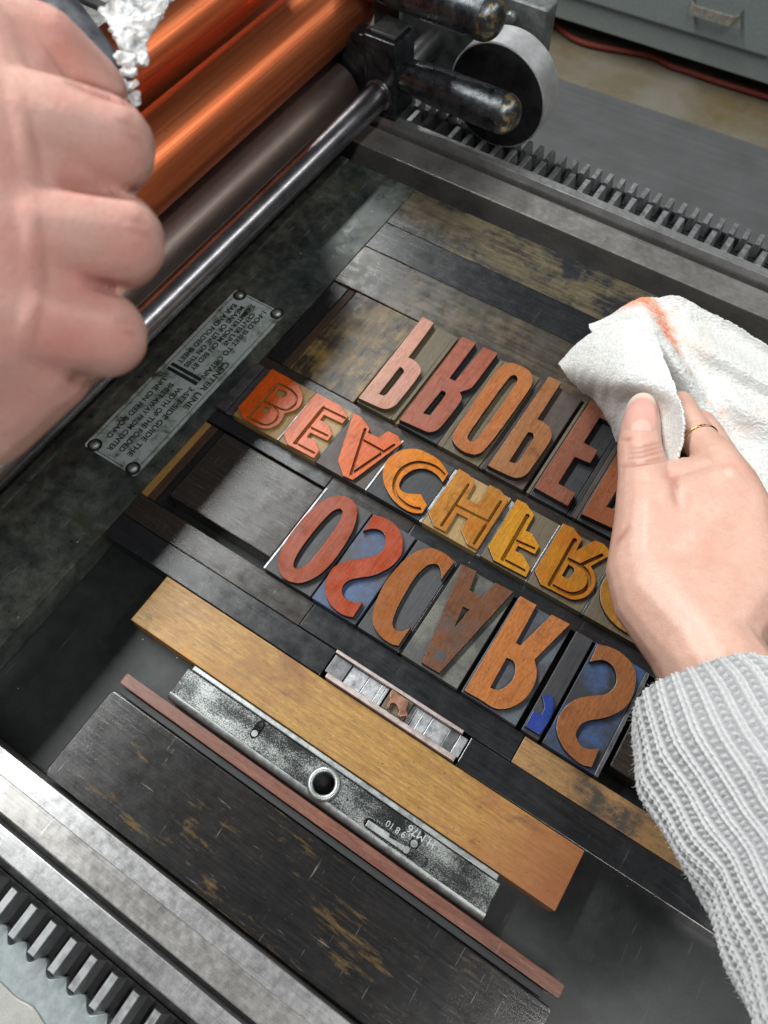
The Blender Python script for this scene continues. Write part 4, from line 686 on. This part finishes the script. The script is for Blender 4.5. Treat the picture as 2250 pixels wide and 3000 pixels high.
bm = bmesh.new(); P1_ = [(5.2, 12.0), (5.25, 15.6), (5.8, 16.3), (7.4, 16.3), (8.2, 15.4), (8.8, 13.6)]; rings = []
for r, z in P1_: rings.append([bm.verts.new((-58.7 - q0[0] + r * math.cos(2 * math.pi * k / 40), 30.2 - q0[1] + r * math.sin(2 * math.pi * k / 40), z)) for k in range(40)])
for A_, B_ in zip(rings, rings[1:]):
    for k in range(40): bm.faces.new((A_[k], B_[k], B_[(k + 1) % 40], A_[(k + 1) % 40]))
bmesh.ops.recalc_face_normals(bm, faces=bm.faces)
finish('key_socket', bm_mesh(bm, 'key_socket'), 'quoinbright', qn, (0, 0, -.05), True)
lathepart('stop_pin', [(8, 2.0), (13.6, 2.0), (14.2, 1.6)], 'quoinbright', qn, (-101.9 - q0[0], 30.9 - q0[1], 0), 'z', 20)
lathepart('stop_pin', [(8, 2.1), (14.0, 2.1), (14.6, 1.7)], 'quoinbright', qn, (-7.7 - q0[0], 31.4 - q0[1], 0), 'z', 20)
lathepart('stop_pin', [(8, 2.0), (13.8, 2.0), (14.4, 1.6)], 'quoinbright', qn, (-9.4 - q0[0], 27.2 - q0[1], 0), 'z', 20)
finish('spring_lever', prism([qs([(-31.5, 25.4), (-31.5, 28.6), (-19.5, 28.9), (-19.2, 27.6), (-9.4, 28.6), (-9.4, 25.8)])], 10, 14.0, .25), 'quoinbright', qn, (0, 0, -.05))
MAT['stamped'] = flat('stamped_letters', (.42, .45, .46), .4)
text_mesh('H M76', 5.4, (1.0 - q0[0], 36.0 - q0[1], 14.6), math.pi, 'stamped', qn, depth=.03)
text_mesh('9 8 10', 4.2, (-13.0 - q0[0], 32.2 - q0[1], 14.6), math.pi, 'stamped', qn, depth=.03)

# ================================================================ people
def skin(name, c1, c2, c3, vein=(.50, .34, .30)):
    n = NT(name); v = n.coord((1, 1, 1), 0, False)
    a = n.noise(v, .045, 5, .65); b = n.noise(v, .30, 5, .65); c = n.noise(v, 1.1, 4, .6)
    col = n.ramp(a, (.36, c1), (.55, c2), (.70, c3))
    col = n.mix(n.ramp(n.noise(n.coord((1, .4, 1), .7, False), .06, 3, .5), (.55, 0.), (.70, .18)), col, vein)
    col = n.mix(n.ramp(b, (.36, .34), (.62, 0.)), col, (c1[0] * .95, c1[1] * .80, c1[2] * .78))
    col = n.mix(n.ramp(c, (.32, .34), (.52, 0.)), col, sc3(c3, .82))
    col = n.mix(n.math('MULTIPLY', n.attr('flush'), n.ramp(b, (.3, .5), (.7, 1.))), col, (c3[0] * .95, c3[1] * .62, c3[2] * .60))
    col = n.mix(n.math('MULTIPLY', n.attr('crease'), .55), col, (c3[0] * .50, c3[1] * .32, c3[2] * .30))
    fine = n.voro(n.coord((1, 1.6, 1), .6, False), .75); pore = n.noise(v, 2.2, 3, .6); wr = n.noise(n.coord((.35, 1.3, 1), -.5, False), .5, 4, .6)
    nm = n.bump(fine, .16, .35); nm = n.bump(pore, .16, .15, nm); nm = n.bump(wr, .12, .5, nm); nm = n.bump(n.noise(v, .12, 3, .5), .3, .9, nm)
    r = n.ramp(b, (.3, .36), (.7, .52))
    m_ = n.out(col, r, 0., nm, **{'Subsurface Weight': .12, 'Subsurface Scale': .002, 'Specular IOR Level': .45})
    n.b.inputs['Subsurface Radius'].default_value = (1.0, .35, .2); return m_
MAT['skinR'] = skin('fair_skin', (.60, .37, .285), (.65, .42, .335), (.63, .35, .28))
MAT['skinL'] = skin('pink_skin', (.64, .37, .31), (.68, .415, .35), (.65, .325, .285))
def ball_pts(c, n=9, k=14):
    x, y, z, r = c
    return [(x + r * math.sin(math.pi * i / n) * math.cos(2 * math.pi * j / k), y + r * math.sin(math.pi * i / n) * math.sin(2 * math.pi * j / k), z + r * math.cos(math.pi * i / n)) for i in range(n + 1) for j in range(k)]
def blob(hulls, voxel=.9, smooth=14, creases=(), origin=(0, 0, 0), spots=()):
    bm = bmesh.new()
    for h in hulls:
        vs__ = [bm.verts.new(p) for c in h for p in ball_pts(c)]
        r = bmesh.ops.convex_hull(bm, input=vs__)
        bmesh.ops.delete(bm, geom=[g_ for g_ in r['geom_interior'] if isinstance(g_, bmesh.types.BMVert)], context='VERTS')
    loose = [v for v in bm.verts if not v.link_faces]; bmesh.ops.delete(bm, geom=loose, context='VERTS')
    bmesh.ops.translate(bm, vec=[-c for c in origin], verts=bm.verts)
    me = bm_mesh(bm, 'blob'); o = bpy.data.objects.new('blob', me); COL.objects.link(o)
    md = o.modifiers.new('r', 'REMESH'); md.mode = 'VOXEL'; md.voxel_size = voxel * S; md.adaptivity = 0
    bpy.context.view_layer.update()
    r = bpy.data.meshes.new_from_object(o.evaluated_get(bpy.context.evaluated_depsgraph_get())); bpy.data.objects.remove(o)
    n = len(r.vertices); co = np.empty(n * 3); r.vertices.foreach_get('co', co); co = co.reshape(-1, 3) / S
    ed = np.empty(len(r.edges) * 2, dtype=np.int64); r.edges.foreach_get('vertices', ed); ed = ed.reshape(-1, 2)
    deg = np.bincount(ed.ravel(), minlength=n).astype(float)[:, None]
    def lap(c):
        s = np.zeros_like(c); np.add.at(s, ed[:, 0], c[ed[:, 1]]); np.add.at(s, ed[:, 1], c[ed[:, 0]]); return s / deg
    for k in range(smooth): co += .55 * (lap(co) - co)
    r.vertices.foreach_set('co', (co * S).ravel()); r.update()
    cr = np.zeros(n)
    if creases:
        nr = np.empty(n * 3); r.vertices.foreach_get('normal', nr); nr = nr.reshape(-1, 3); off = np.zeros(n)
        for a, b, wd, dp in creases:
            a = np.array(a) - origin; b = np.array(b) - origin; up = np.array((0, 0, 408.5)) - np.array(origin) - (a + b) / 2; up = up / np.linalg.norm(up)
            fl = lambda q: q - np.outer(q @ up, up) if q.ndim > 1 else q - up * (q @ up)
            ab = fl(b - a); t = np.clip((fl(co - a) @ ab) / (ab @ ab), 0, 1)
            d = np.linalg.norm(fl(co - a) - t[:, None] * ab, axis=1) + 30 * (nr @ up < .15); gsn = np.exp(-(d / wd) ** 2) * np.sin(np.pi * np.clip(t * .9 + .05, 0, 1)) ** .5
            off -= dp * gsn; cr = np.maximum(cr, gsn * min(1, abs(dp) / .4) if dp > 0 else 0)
        co = co + nr * off[:, None]; r.vertices.foreach_set('co', (co * S).ravel()); r.update()
    rd = np.zeros(n)
    for x, y, z, rr_, k in spots:
        rd = np.maximum(rd, k * np.exp(-(np.linalg.norm(co - (np.array((x, y, z)) - origin), axis=1) / rr_) ** 2))
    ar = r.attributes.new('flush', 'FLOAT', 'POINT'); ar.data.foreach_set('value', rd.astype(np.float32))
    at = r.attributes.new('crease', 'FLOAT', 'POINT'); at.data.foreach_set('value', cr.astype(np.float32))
    return r
CRE = json.loads('''{"R":[[[-12.9,226.2,97.0],[-0.4,240.4,95.0],1.0,0.35],[[-11.8,223.8,97.0],[0.6,238.0,95.0],1.0,0.45],[[-10.7,221.5,97.0],[1.7,235.6,95.0],1.0,0.5],[[-9.3,218.4,97.0],[3.1,232.4,95.0],1.0,0.4],[[10.0,229.7,90.0],[18.6,210.4,98.0],2.2,1.1],[[32.3,228.6,108.0],[34.5,233.9,108.0],5.0,-1.2],[[36.7,215.6,108.0],[31.5,175.0,112.0],7.0,-0.9],[[4.4,186.9,100.0],[3.7,177.9,96.0],1.2,0.35],[[-11.3,217.0,95.0],[4.4,231.2,95.0],0.9,0.4],[[-17.7,230.8,95.0],[-14.2,233.6,95.0],0.9,0.4]],"L":[[[-125.3,67.4,316.5],[-122.0,69.6,316.5],6,-1.0],[[-115.6,54.7,308.1],[-111.9,56.9,308.0],6,-1.0],[[-109.0,43.7,301.4],[-105.2,45.0,300.9],6,-1.0],[[-130.0,86.6,315.0],[-128.8,99.6,303.3],1.0,1.2],[[-118.4,69.4,308.5],[-113.7,82.0,299.1],1.0,1.6],[[-107.5,58.6,298.4],[-107.2,66.7,288.3],1.0,1.6],[[-118.8,85.9,311.3],[-114.7,86.8,310.5],0.7,0.18],[[-116.7,84.6,310.2],[-113.0,85.7,309.5],0.7,0.18],[[-108.3,72.7,302.6],[-104.4,74.0,301.9],0.7,0.18],[[-106.7,71.4,301.5],[-102.7,72.9,301.0],0.7,0.18],[[-100.4,57.0,293.4],[-97.2,58.3,293.0],0.7,0.18],[[-98.7,55.9,292.4],[-95.6,57.3,292.1],0.7,0.18],[[-100.1,45.3,288.2],[-101.4,42.3,287.3],2.0,1.2]],"redL":[[-146.8,100.8,312.5,7,0.9],[-103.8,46.8,294.5,9,0.7],[-112.5,51.6,308.2,9,0.6],[-123.7,63.9,316.8,8,0.5],[-106.1,70.7,298.8,7,0.45],[-115.6,83.9,307.3,7,0.4],[-120.1,71.3,305.4,5,0.6],[-109.3,58.4,296.6,5,0.6],[-100.1,55.3,290.3,6,0.5],[-105.7,35.0,285.4,10,0.35]],"redR":[[36.0,234.9,108.0,7,0.55],[-15.4,230.3,88.0,6,0.35],[10.6,275.7,78.0,7,0.9],[16.7,211.0,98.0,5,0.55],[19.1,190.7,108.0,8,0.25],[-0.4,277.1,80.0,6,0.4],[0.1,187.9,92.0,8,0.3],[39.0,186.1,116.0,10,0.2]],"nail":{"c":[-16.149,253.971,89.0],"x":[0.942,0.328,0.079],"y":[-0.289,0.906,-0.309],"z":[-0.173,0.268,0.948],"w":15.7,"l":32.3},"ring":{"c":[13.87,254.54,90.0],"x":[-0.778,-0.629,0.0],"z":[-0.238,0.295,0.925],"r":8.9}}''')
o0 = (20, 190, 24)
pr = empty('person', o0, 'right hand with thin gold ring and ribbed grey knit sleeve pressing a white rag', 'person')
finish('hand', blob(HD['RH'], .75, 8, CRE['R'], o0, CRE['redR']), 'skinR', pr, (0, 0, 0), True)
# thumb nail laid on the surface of the thumb
from mathutils.bvhtree import BVHTree
def nail_mat():
    n = NT('finger_nail'); t = n.attr('along'); lu = n.attr('lunula')
    col = n.ramp(t, (.0, (.60, .33, .27)), (.55, (.66, .37, .32)), (.80, (.62, .33, .28)), (.88, (.62, .50, .41)), (1., (.66, .57, .47)))
    col = n.mix(lu, col, (.74, .54, .49))
    return n.out(col, .30, 0., None, **{'Subsurface Weight': .15, 'Subsurface Scale': .002, 'Specular IOR Level': .5})
MAT['nail'] = nail_mat()
def nail(hand, N, parent, origin, k=26):
    me = hand.data; bv = BVHTree.FromPolygons([v.co for v in me.vertices], [p.vertices for p in me.polygons])
    c, ux, uy, uz = (Vector(N[q]) for q in ('c', 'x', 'y', 'z')); c = c - Vector(origin)
    bm = bmesh.new(); grid = []; al = []; lun = []
    for i in range(k + 1):
        row = []
        for j in range(k + 1):
            a = (j / k - .5) * 2; t = i / k; hw = N['w'] / 2 * (.90 + .10 * math.sin(math.pi * min(1, t * .8 + .1)))
            tip = 1 - .26 * abs(a) ** 2.6; root = .16 * abs(a) ** 3
            yy_ = (root + (tip - root) * t - .5) * N['l']
            p = (c + ux * (a * hw) + uy * yy_) * S
            h = bv.ray_cast(p + uz * .02, -uz)
            q = h[0] / S if h[0] is not None else p / S
            nrm = h[1] if h[1] is not None else uz
            edge = min(1, (1 - abs(a)) * 5, t * 6 + .0); q = q + nrm * (.05 + .50 * edge) + uy * (0.6 if t > .97 else 0)
            row.append(bm.verts.new(q)); al.append(t); e = ((a / .62) ** 2 + ((t - .02) / .24) ** 2); lun.append(max(0, min(1, (1.15 - e) * 3)) * .42)
        grid.append(row)
    for i in range(k):
        for j in range(k): bm.faces.new((grid[i][j], grid[i][j + 1], grid[i + 1][j + 1], grid[i + 1][j]))
    bm.normal_update()
    if sum(f_.normal.dot(uz) for f_ in bm.faces) < 0: bmesh.ops.reverse_faces(bm, faces=bm.faces)
    for _ in range(3): bmesh.ops.smooth_vert(bm, verts=[v for v in bm.verts if not v.is_boundary], factor=.5, use_axis_x=True, use_axis_y=True, use_axis_z=True)
    nm_ = bm_mesh(bm, 'thumb_nail')
    for nme, dat in (('along', al), ('lunula', lun)):
        at = nm_.attributes.new(nme, 'FLOAT', 'POINT'); at.data.foreach_set('value', dat)
    return finish('thumb_nail', nm_, 'nail', parent, (0, 0, 0), True)
handR = [o for o in pr.children if o.name.startswith('hand')][0]
nail(handR, CRE['nail'], pr, o0)
# ring
RG = CRE['ring']; bm = bmesh.new(); ux, uy = Vector(RG['x']), Vector(RG['z']); uz = ux.cross(uy); rings = []
for k in range(64):
    t = 2 * math.pi * k / 64; d_ = ux * math.cos(t) + uy * math.sin(t); c_ = Vector(RG['c']) - Vector(o0) + d_ * RG['r']
    rings.append([bm.verts.new(c_ + d_ * (.5 * math.cos(a)) + uz * (.55 * math.sin(a))) for a in [q * math.pi / 4 for q in range(8)]])
for k in range(64):
    for q in range(8): bm.faces.new((rings[k][q], rings[k][(q + 1) % 8], rings[(k + 1) % 64][(q + 1) % 8], rings[(k + 1) % 64][q]))
bmesh.ops.recalc_face_normals(bm, faces=bm.faces)
MAT['gold'] = metal('gold', (.80, .56, .22), .18, .1, (.6, .4, .15), 1.0)
finish('ring', bm_mesh(bm, 'ring'), 'gold', pr, (0, 0, 0), True)
# knitted sleeve: ribs along the arm with stitches
def knit_mat():
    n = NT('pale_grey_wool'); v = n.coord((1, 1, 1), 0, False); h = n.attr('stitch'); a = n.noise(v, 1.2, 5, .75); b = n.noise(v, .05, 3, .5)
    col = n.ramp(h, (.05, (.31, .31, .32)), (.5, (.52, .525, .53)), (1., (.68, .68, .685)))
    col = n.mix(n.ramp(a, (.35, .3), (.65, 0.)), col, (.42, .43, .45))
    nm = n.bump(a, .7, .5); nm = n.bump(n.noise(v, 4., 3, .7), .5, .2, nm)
    return n.out(col, .95, 0., nm, **{'Specular IOR Level': .1, 'Sheen Weight': .4, 'Sheen Roughness': .5})
MAT['knit'] = knit_mat()
def sleeve():
    ctl = HD['sleeve']; nribs = 30; NU, NV = 500, nribs * 24
    pts = [Vector(c[:3]) for c in ctl]; rad = [c[3] for c in ctl]
    seg = [0]
    for a, b in zip(pts, pts[1:]): seg.append(seg[-1] + (b - a).length)
    Ltot = seg[-1]; verts = np.zeros((NU, NV, 3)); st = np.zeros((NU, NV)); rs = np.random.RandomState(3)
    jit = rs.rand(nribs, 3)
    bumpn = lambda u, c, w_: np.exp(-((((u - c) + .5) % 1 - .5) / w_) ** 2)
    from mathutils import noise as mn
    for i in range(NU):
        s = 9.0 + (Ltot * .995 - 9.0) * i / (NU - 1); j = max(k for k in range(len(seg) - 1) if seg[k] <= s + 1e-6); t = (s - seg[j]) / (seg[j + 1] - seg[j])
        p0, p1, p2, p3 = pts[max(0, j - 1)], pts[j], pts[j + 1], pts[min(len(pts) - 1, j + 2)]
        c = .5 * ((2 * p1) + (p2 - p0) * t + (2 * p0 - 5 * p1 + 4 * p2 - p3) * t * t + (3 * p1 - p0 - 3 * p2 + p3) * t ** 3)
        d = (.5 * ((p2 - p0) + 2 * (2 * p0 - 5 * p1 + 4 * p2 - p3) * t + 3 * (3 * p1 - p0 - 3 * p2 + p3) * t * t)).normalized()
        r = rad[j] * (1 - t) + rad[j + 1] * t
        u = d.cross(Vector((0, 0, 1))).normalized(); v_ = u.cross(d).normalized()
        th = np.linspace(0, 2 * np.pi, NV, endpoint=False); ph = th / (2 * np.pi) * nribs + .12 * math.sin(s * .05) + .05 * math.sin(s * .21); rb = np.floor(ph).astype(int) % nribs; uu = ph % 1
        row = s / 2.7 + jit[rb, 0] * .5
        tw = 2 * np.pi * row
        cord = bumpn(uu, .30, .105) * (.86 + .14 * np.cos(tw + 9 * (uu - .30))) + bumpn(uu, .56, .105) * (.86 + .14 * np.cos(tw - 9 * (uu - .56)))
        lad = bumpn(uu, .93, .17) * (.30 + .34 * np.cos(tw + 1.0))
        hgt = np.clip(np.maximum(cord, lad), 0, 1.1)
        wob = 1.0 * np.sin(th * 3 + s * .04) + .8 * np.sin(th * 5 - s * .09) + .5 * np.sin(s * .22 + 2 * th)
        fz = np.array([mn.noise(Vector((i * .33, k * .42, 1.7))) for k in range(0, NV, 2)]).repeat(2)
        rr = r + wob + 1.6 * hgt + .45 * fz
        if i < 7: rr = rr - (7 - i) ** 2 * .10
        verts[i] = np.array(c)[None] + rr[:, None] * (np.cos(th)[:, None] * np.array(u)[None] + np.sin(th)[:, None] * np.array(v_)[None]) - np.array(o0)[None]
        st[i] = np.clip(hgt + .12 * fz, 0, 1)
    # inner turn-in at the cuff
    me = bpy.data.meshes.new('sleeve'); V = verts.reshape(-1, 3) * S
    inner = (verts[0] - verts[0].mean(0)) * .9 + verts[0].mean(0); inner2 = (verts[14] - verts[14].mean(0)) * .86 + verts[14].mean(0)
    V = np.vstack([V, inner * S, inner2 * S]); faces = []
    for i in range(NU - 1):
        for j in range(NV): faces.append((i * NV + j, i * NV + (j + 1) % NV, (i + 1) * NV + (j + 1) % NV, (i + 1) * NV + j))
    A = NU * NV
    for j in range(NV):
        k = (j + 1) % NV; faces.append((k, j, A + j, A + k)); faces.append((A + k, A + j, A + NV + j, A + NV + k))
    me.from_pydata(V.tolist(), [], faces); me.update()
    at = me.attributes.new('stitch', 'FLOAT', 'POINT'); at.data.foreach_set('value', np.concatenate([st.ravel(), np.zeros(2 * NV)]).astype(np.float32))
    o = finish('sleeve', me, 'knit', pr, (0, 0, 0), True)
    # stray wool fibres standing off the knit
    fv, ff = [], []; r3 = random.Random(11)
    for _ in range(5200):
        i = int(NU * r3.random() ** 1.3); j = r3.randrange(NV); i = min(NU - 2, max(1, i))
        p = verts[i, j]; nn = p - verts[i].mean(0); nn = nn / np.linalg.norm(nn); tg = verts[min(NU - 1, i + 1), j] - p; tg = tg / (np.linalg.norm(tg) + 1e-9); sd = np.cross(nn, tg)
        L_ = r3.uniform(1.0, 3.0); a = r3.uniform(0, 6.28); dr = nn * .75 + (tg * math.cos(a) + sd * math.sin(a)) * .8; dr2 = dr + nn * r3.uniform(-.9, .3) + tg * r3.uniform(-.6, .6) + sd * r3.uniform(-.6, .6)
        q0 = p - nn * .4; q1 = p + dr * L_ * .5; q2 = q1 + dr2 * L_ * .5; wv = np.cross(dr, nn + .3 * tg); wv = wv / (np.linalg.norm(wv) + 1e-9) * .055
        b = len(fv); fv += [q0 - wv, q0 + wv, q1 - wv, q1 + wv, q2]; ff += [(b, b + 1, b + 3, b + 2), (b + 2, b + 3, b + 4)]
    fm = bpy.data.meshes.new('wool_fuzz'); fm.from_pydata([tuple(q * S) for q in fv], [], ff); fm.update()
    fo = finish('wool_fuzz', fm, 'fuzz', o, (0, 0, 0)); fo['kind'] = 'stuff'
    return o
MAT['fuzz'] = flat('wool_fibre', (.62, .63, .65), .9)
sleeve()

# left fist
o1 = tuple(sum(h[0][k] for h in HD['LH']) / len(HD['LH']) for k in range(3))
plf = empty('person', o1, 'large out of focus fist gripping a dark tool at the upper left of the photo', 'person')
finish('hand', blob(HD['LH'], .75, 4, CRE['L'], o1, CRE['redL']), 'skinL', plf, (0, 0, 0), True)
MAT['toolgrey'] = metal('dark_tool_grey', (.16, .165, .19), .38, .5, (.05, .055, .07), .5, None, .2)
tl = empty('hand_tool', HD['tool'][1], 'dark grey round tool with flaky white crust held in the fist', 'tool')
h_ = tube_curve('tool_handle', [[a - b for a, b in zip(p, HD['tool'][1])] for p in HD['tool']], 5.6, 'toolgrey', tl)
def crust(pts, thick, seed, sub=3):
    bm = bmesh.new(); c = [sum(p[k] for p in pts) / len(pts) for k in range(3)]
    vs__ = [bm.verts.new(p) for p in pts]; cv = bm.verts.new(c)
    for k in range(len(vs__)): bm.faces.new((vs__[k], vs__[(k + 1) % len(vs__)], cv))
    bmesh.ops.subdivide_edges(bm, edges=bm.edges, cuts=sub, use_grid_fill=True); bmesh.ops.triangulate(bm, faces=bm.faces); bmesh.ops.subdivide_edges(bm, edges=bm.edges, cuts=2, use_grid_fill=True)
    from mathutils import noise as mn
    for v in bm.verts:
        q = v.co * .28 + Vector((seed, 0, 0)); n1 = mn.noise_vector(q); n2 = mn.noise_vector(v.co * .9); v.co += n1 * 1.5 + n2 * .55
    bmesh.ops.translate(bm, vec=[-q for q in HD['tool'][1]], verts=bm.verts)
    me = bm_mesh(bm, 'crust'); o = finish('white_crust', me, 'crust', tl, (0, 0, 0), False)
    sd = o.modifiers.new('s', 'SOLIDIFY'); sd.thickness = thick * S; sd.offset = 0; return o
def crust_mat():
    n = NT('white_flaky_crust'); v = n.coord((1, 1, 1), 0, False); a = n.noise(v, .35, 5, .65)
    return n.out(n.ramp(a, (.36, (.36, .38, .41)), (.5, (.74, .75, .75)), (.7, (.83, .83, .82))), .7, 0., n.bump(a, .8, .8))
MAT['crust'] = crust_mat()
crust(HD['flake'], 1.3, 1)
for k, b in enumerate(HD['bits']):
    crust([[b[0] + 2.0 * math.cos(t), b[1] + 2.0 * math.sin(t), b[2] + .5 * math.sin(2 * t)] for t in [q * math.pi / 3 for q in range(6)]], 1.1, 3 + k, 1)

# ================================================================ rag
def bspline(net, nu, nv):
    net = np.array(net, float); R_, C_ = net.shape[:2]
    def basis(n, m_):
        B = np.zeros((m_, n))
        ext = n + 2
        for i, t in enumerate(np.linspace(0, n - 1 - 1e-9, m_)):
            k = int(t); u = t - k
            wts = ((1 - u) ** 3 / 6, (3 * u ** 3 - 6 * u * u + 4) / 6, (-3 * u ** 3 + 3 * u * u + 3 * u + 1) / 6, u ** 3 / 6)
            for d, w_ in zip((-1, 0, 1, 2), wts):
                q = k + d
                if q < 0: B[i, 0] += 2 * w_; B[i, 1] -= w_
                elif q >= n: B[i, n - 1] += 2 * w_; B[i, n - 2] -= w_
                else: B[i, q] += w_
        return B
    return np.einsum('ir,rck,jc->ijk', basis(R_, nu), net, basis(C_, nv))
def rag_mat():
    n = NT('white_terry_cloth'); v = n.coord((1, 1, 1), 0, False); st = n.attr('stain')
    loop_ = n.voro(n.coord((.55, 1, 1), .55, False), .85); thr = n.noise(n.coord((.14, 1.2, 1), -.35, False), .8, 4, .7)
    hgt = n.math('ADD', n.math('MULTIPLY', loop_, .55), n.math('MULTIPLY', thr, .75))
    big = n.noise(v, .03, 4, .6)
    col = n.ramp(hgt, (.30, (.50, .505, .49)), (.75, (.68, .685, .67)))
    sm = n.math('MULTIPLY', st, n.ramp(n.noise(v, .22, 5, .7), (.30, .15), (.62, 1.)))
    col = n.mix(n.ramp(sm, (.05, 0.), (.6, .97)), col, (.78, .22, .075))
    col = n.mix(n.ramp(n.noise(v, .028, 4, .6), (.56, 0.), (.70, .16)), col, (.82, .42, .28))
    nm = n.bump(hgt, .55, .6); nm = n.bump(n.noise(v, 2.4, 3, .7), .4, .25, nm)
    return n.out(col, .95, 0., nm, **{'Specular IOR Level': .08, 'Sheen Weight': .25})
MAT['rag'] = rag_mat()
rg = empty('rag', (-20, 330, 24), 'white terry cleaning rag with orange ink stains held under the thumb', 'rag')
def cloth(name, net, nu, nv, seed, amp, edge_jit=.8):
    from mathutils import noise as mn
    G = bspline(net, nu, nv); stn = np.zeros((nu, nv)); SP = np.array(HD['stain']); V = []
    for i in range(nu):
        for j in range(nv):
            p = Vector(G[i, j]); q = Vector((p.x * .05, p.y * .05, seed)); a = mn.noise(q) * amp + mn.noise(q * 2.7) * amp * .5 + mn.noise(q * 7) * amp * .18
            pile = abs(mn.noise(Vector((p.x * .30 + p.y * .18, p.y * .55 - p.x * .28, p.z * .2 + seed)))) if name != 'folded_flap' else abs(mn.noise(Vector((p.x * .055 + p.y * .02, p.y * .58 - p.x * .20, p.z * .20)))) * 1.0
            pile += .4 * abs(mn.noise(Vector((p.x * .9, p.y * 1.1, seed)))); p.z += a + (1.0 if name != 'folded_flap' else 1.5) * (.35 - pile); p.x += mn.noise(q * 3 + Vector((9, 0, 0))) * edge_jit; p.y += mn.noise(q * 3 + Vector((0, 9, 0))) * edge_jit
            dd = np.linalg.norm(SP[:, :2] - np.array([p.x, p.y]), axis=1); k = int(dd.argmin()); wd = (9, 9, 8.5, 8, 7.5, 6, 4.5, 4, 4)[k] if k < 9 else 2
            if name != 'folded_flap': stn[i, j] = math.exp(-(dd.min() / wd) ** 2) * (1, 1, 1, 1, .9, .6, .35, .3, .3)[k]
            V.append(((p.x + 20) * S, (p.y - 330) * S, (p.z - 24) * S))
    faces = [(i * nv + j, i * nv + j + 1, (i + 1) * nv + j + 1, (i + 1) * nv + j) for i in range(nu - 1) for j in range(nv - 1)]
    me = bpy.data.meshes.new(name); me.from_pydata(V, [], faces); me.update()
    if sum(p.normal.z for p in me.polygons) < 0: me.flip_normals()
    at = me.attributes.new('stain', 'FLOAT', 'POINT'); at.data.foreach_set('value', stn.ravel().astype(np.float32))
    o = finish(name, me, 'rag', rg, (0, 0, 0), True); sd = o.modifiers.new('s', 'SOLIDIFY'); sd.thickness = .0013; sd.offset = -1
    return o
cloth('spread_cloth', HD['back'], 330, 360, 2.0, 1.2)
cloth('folded_flap', HD['flap'], 260, 220, 5.0, .8)
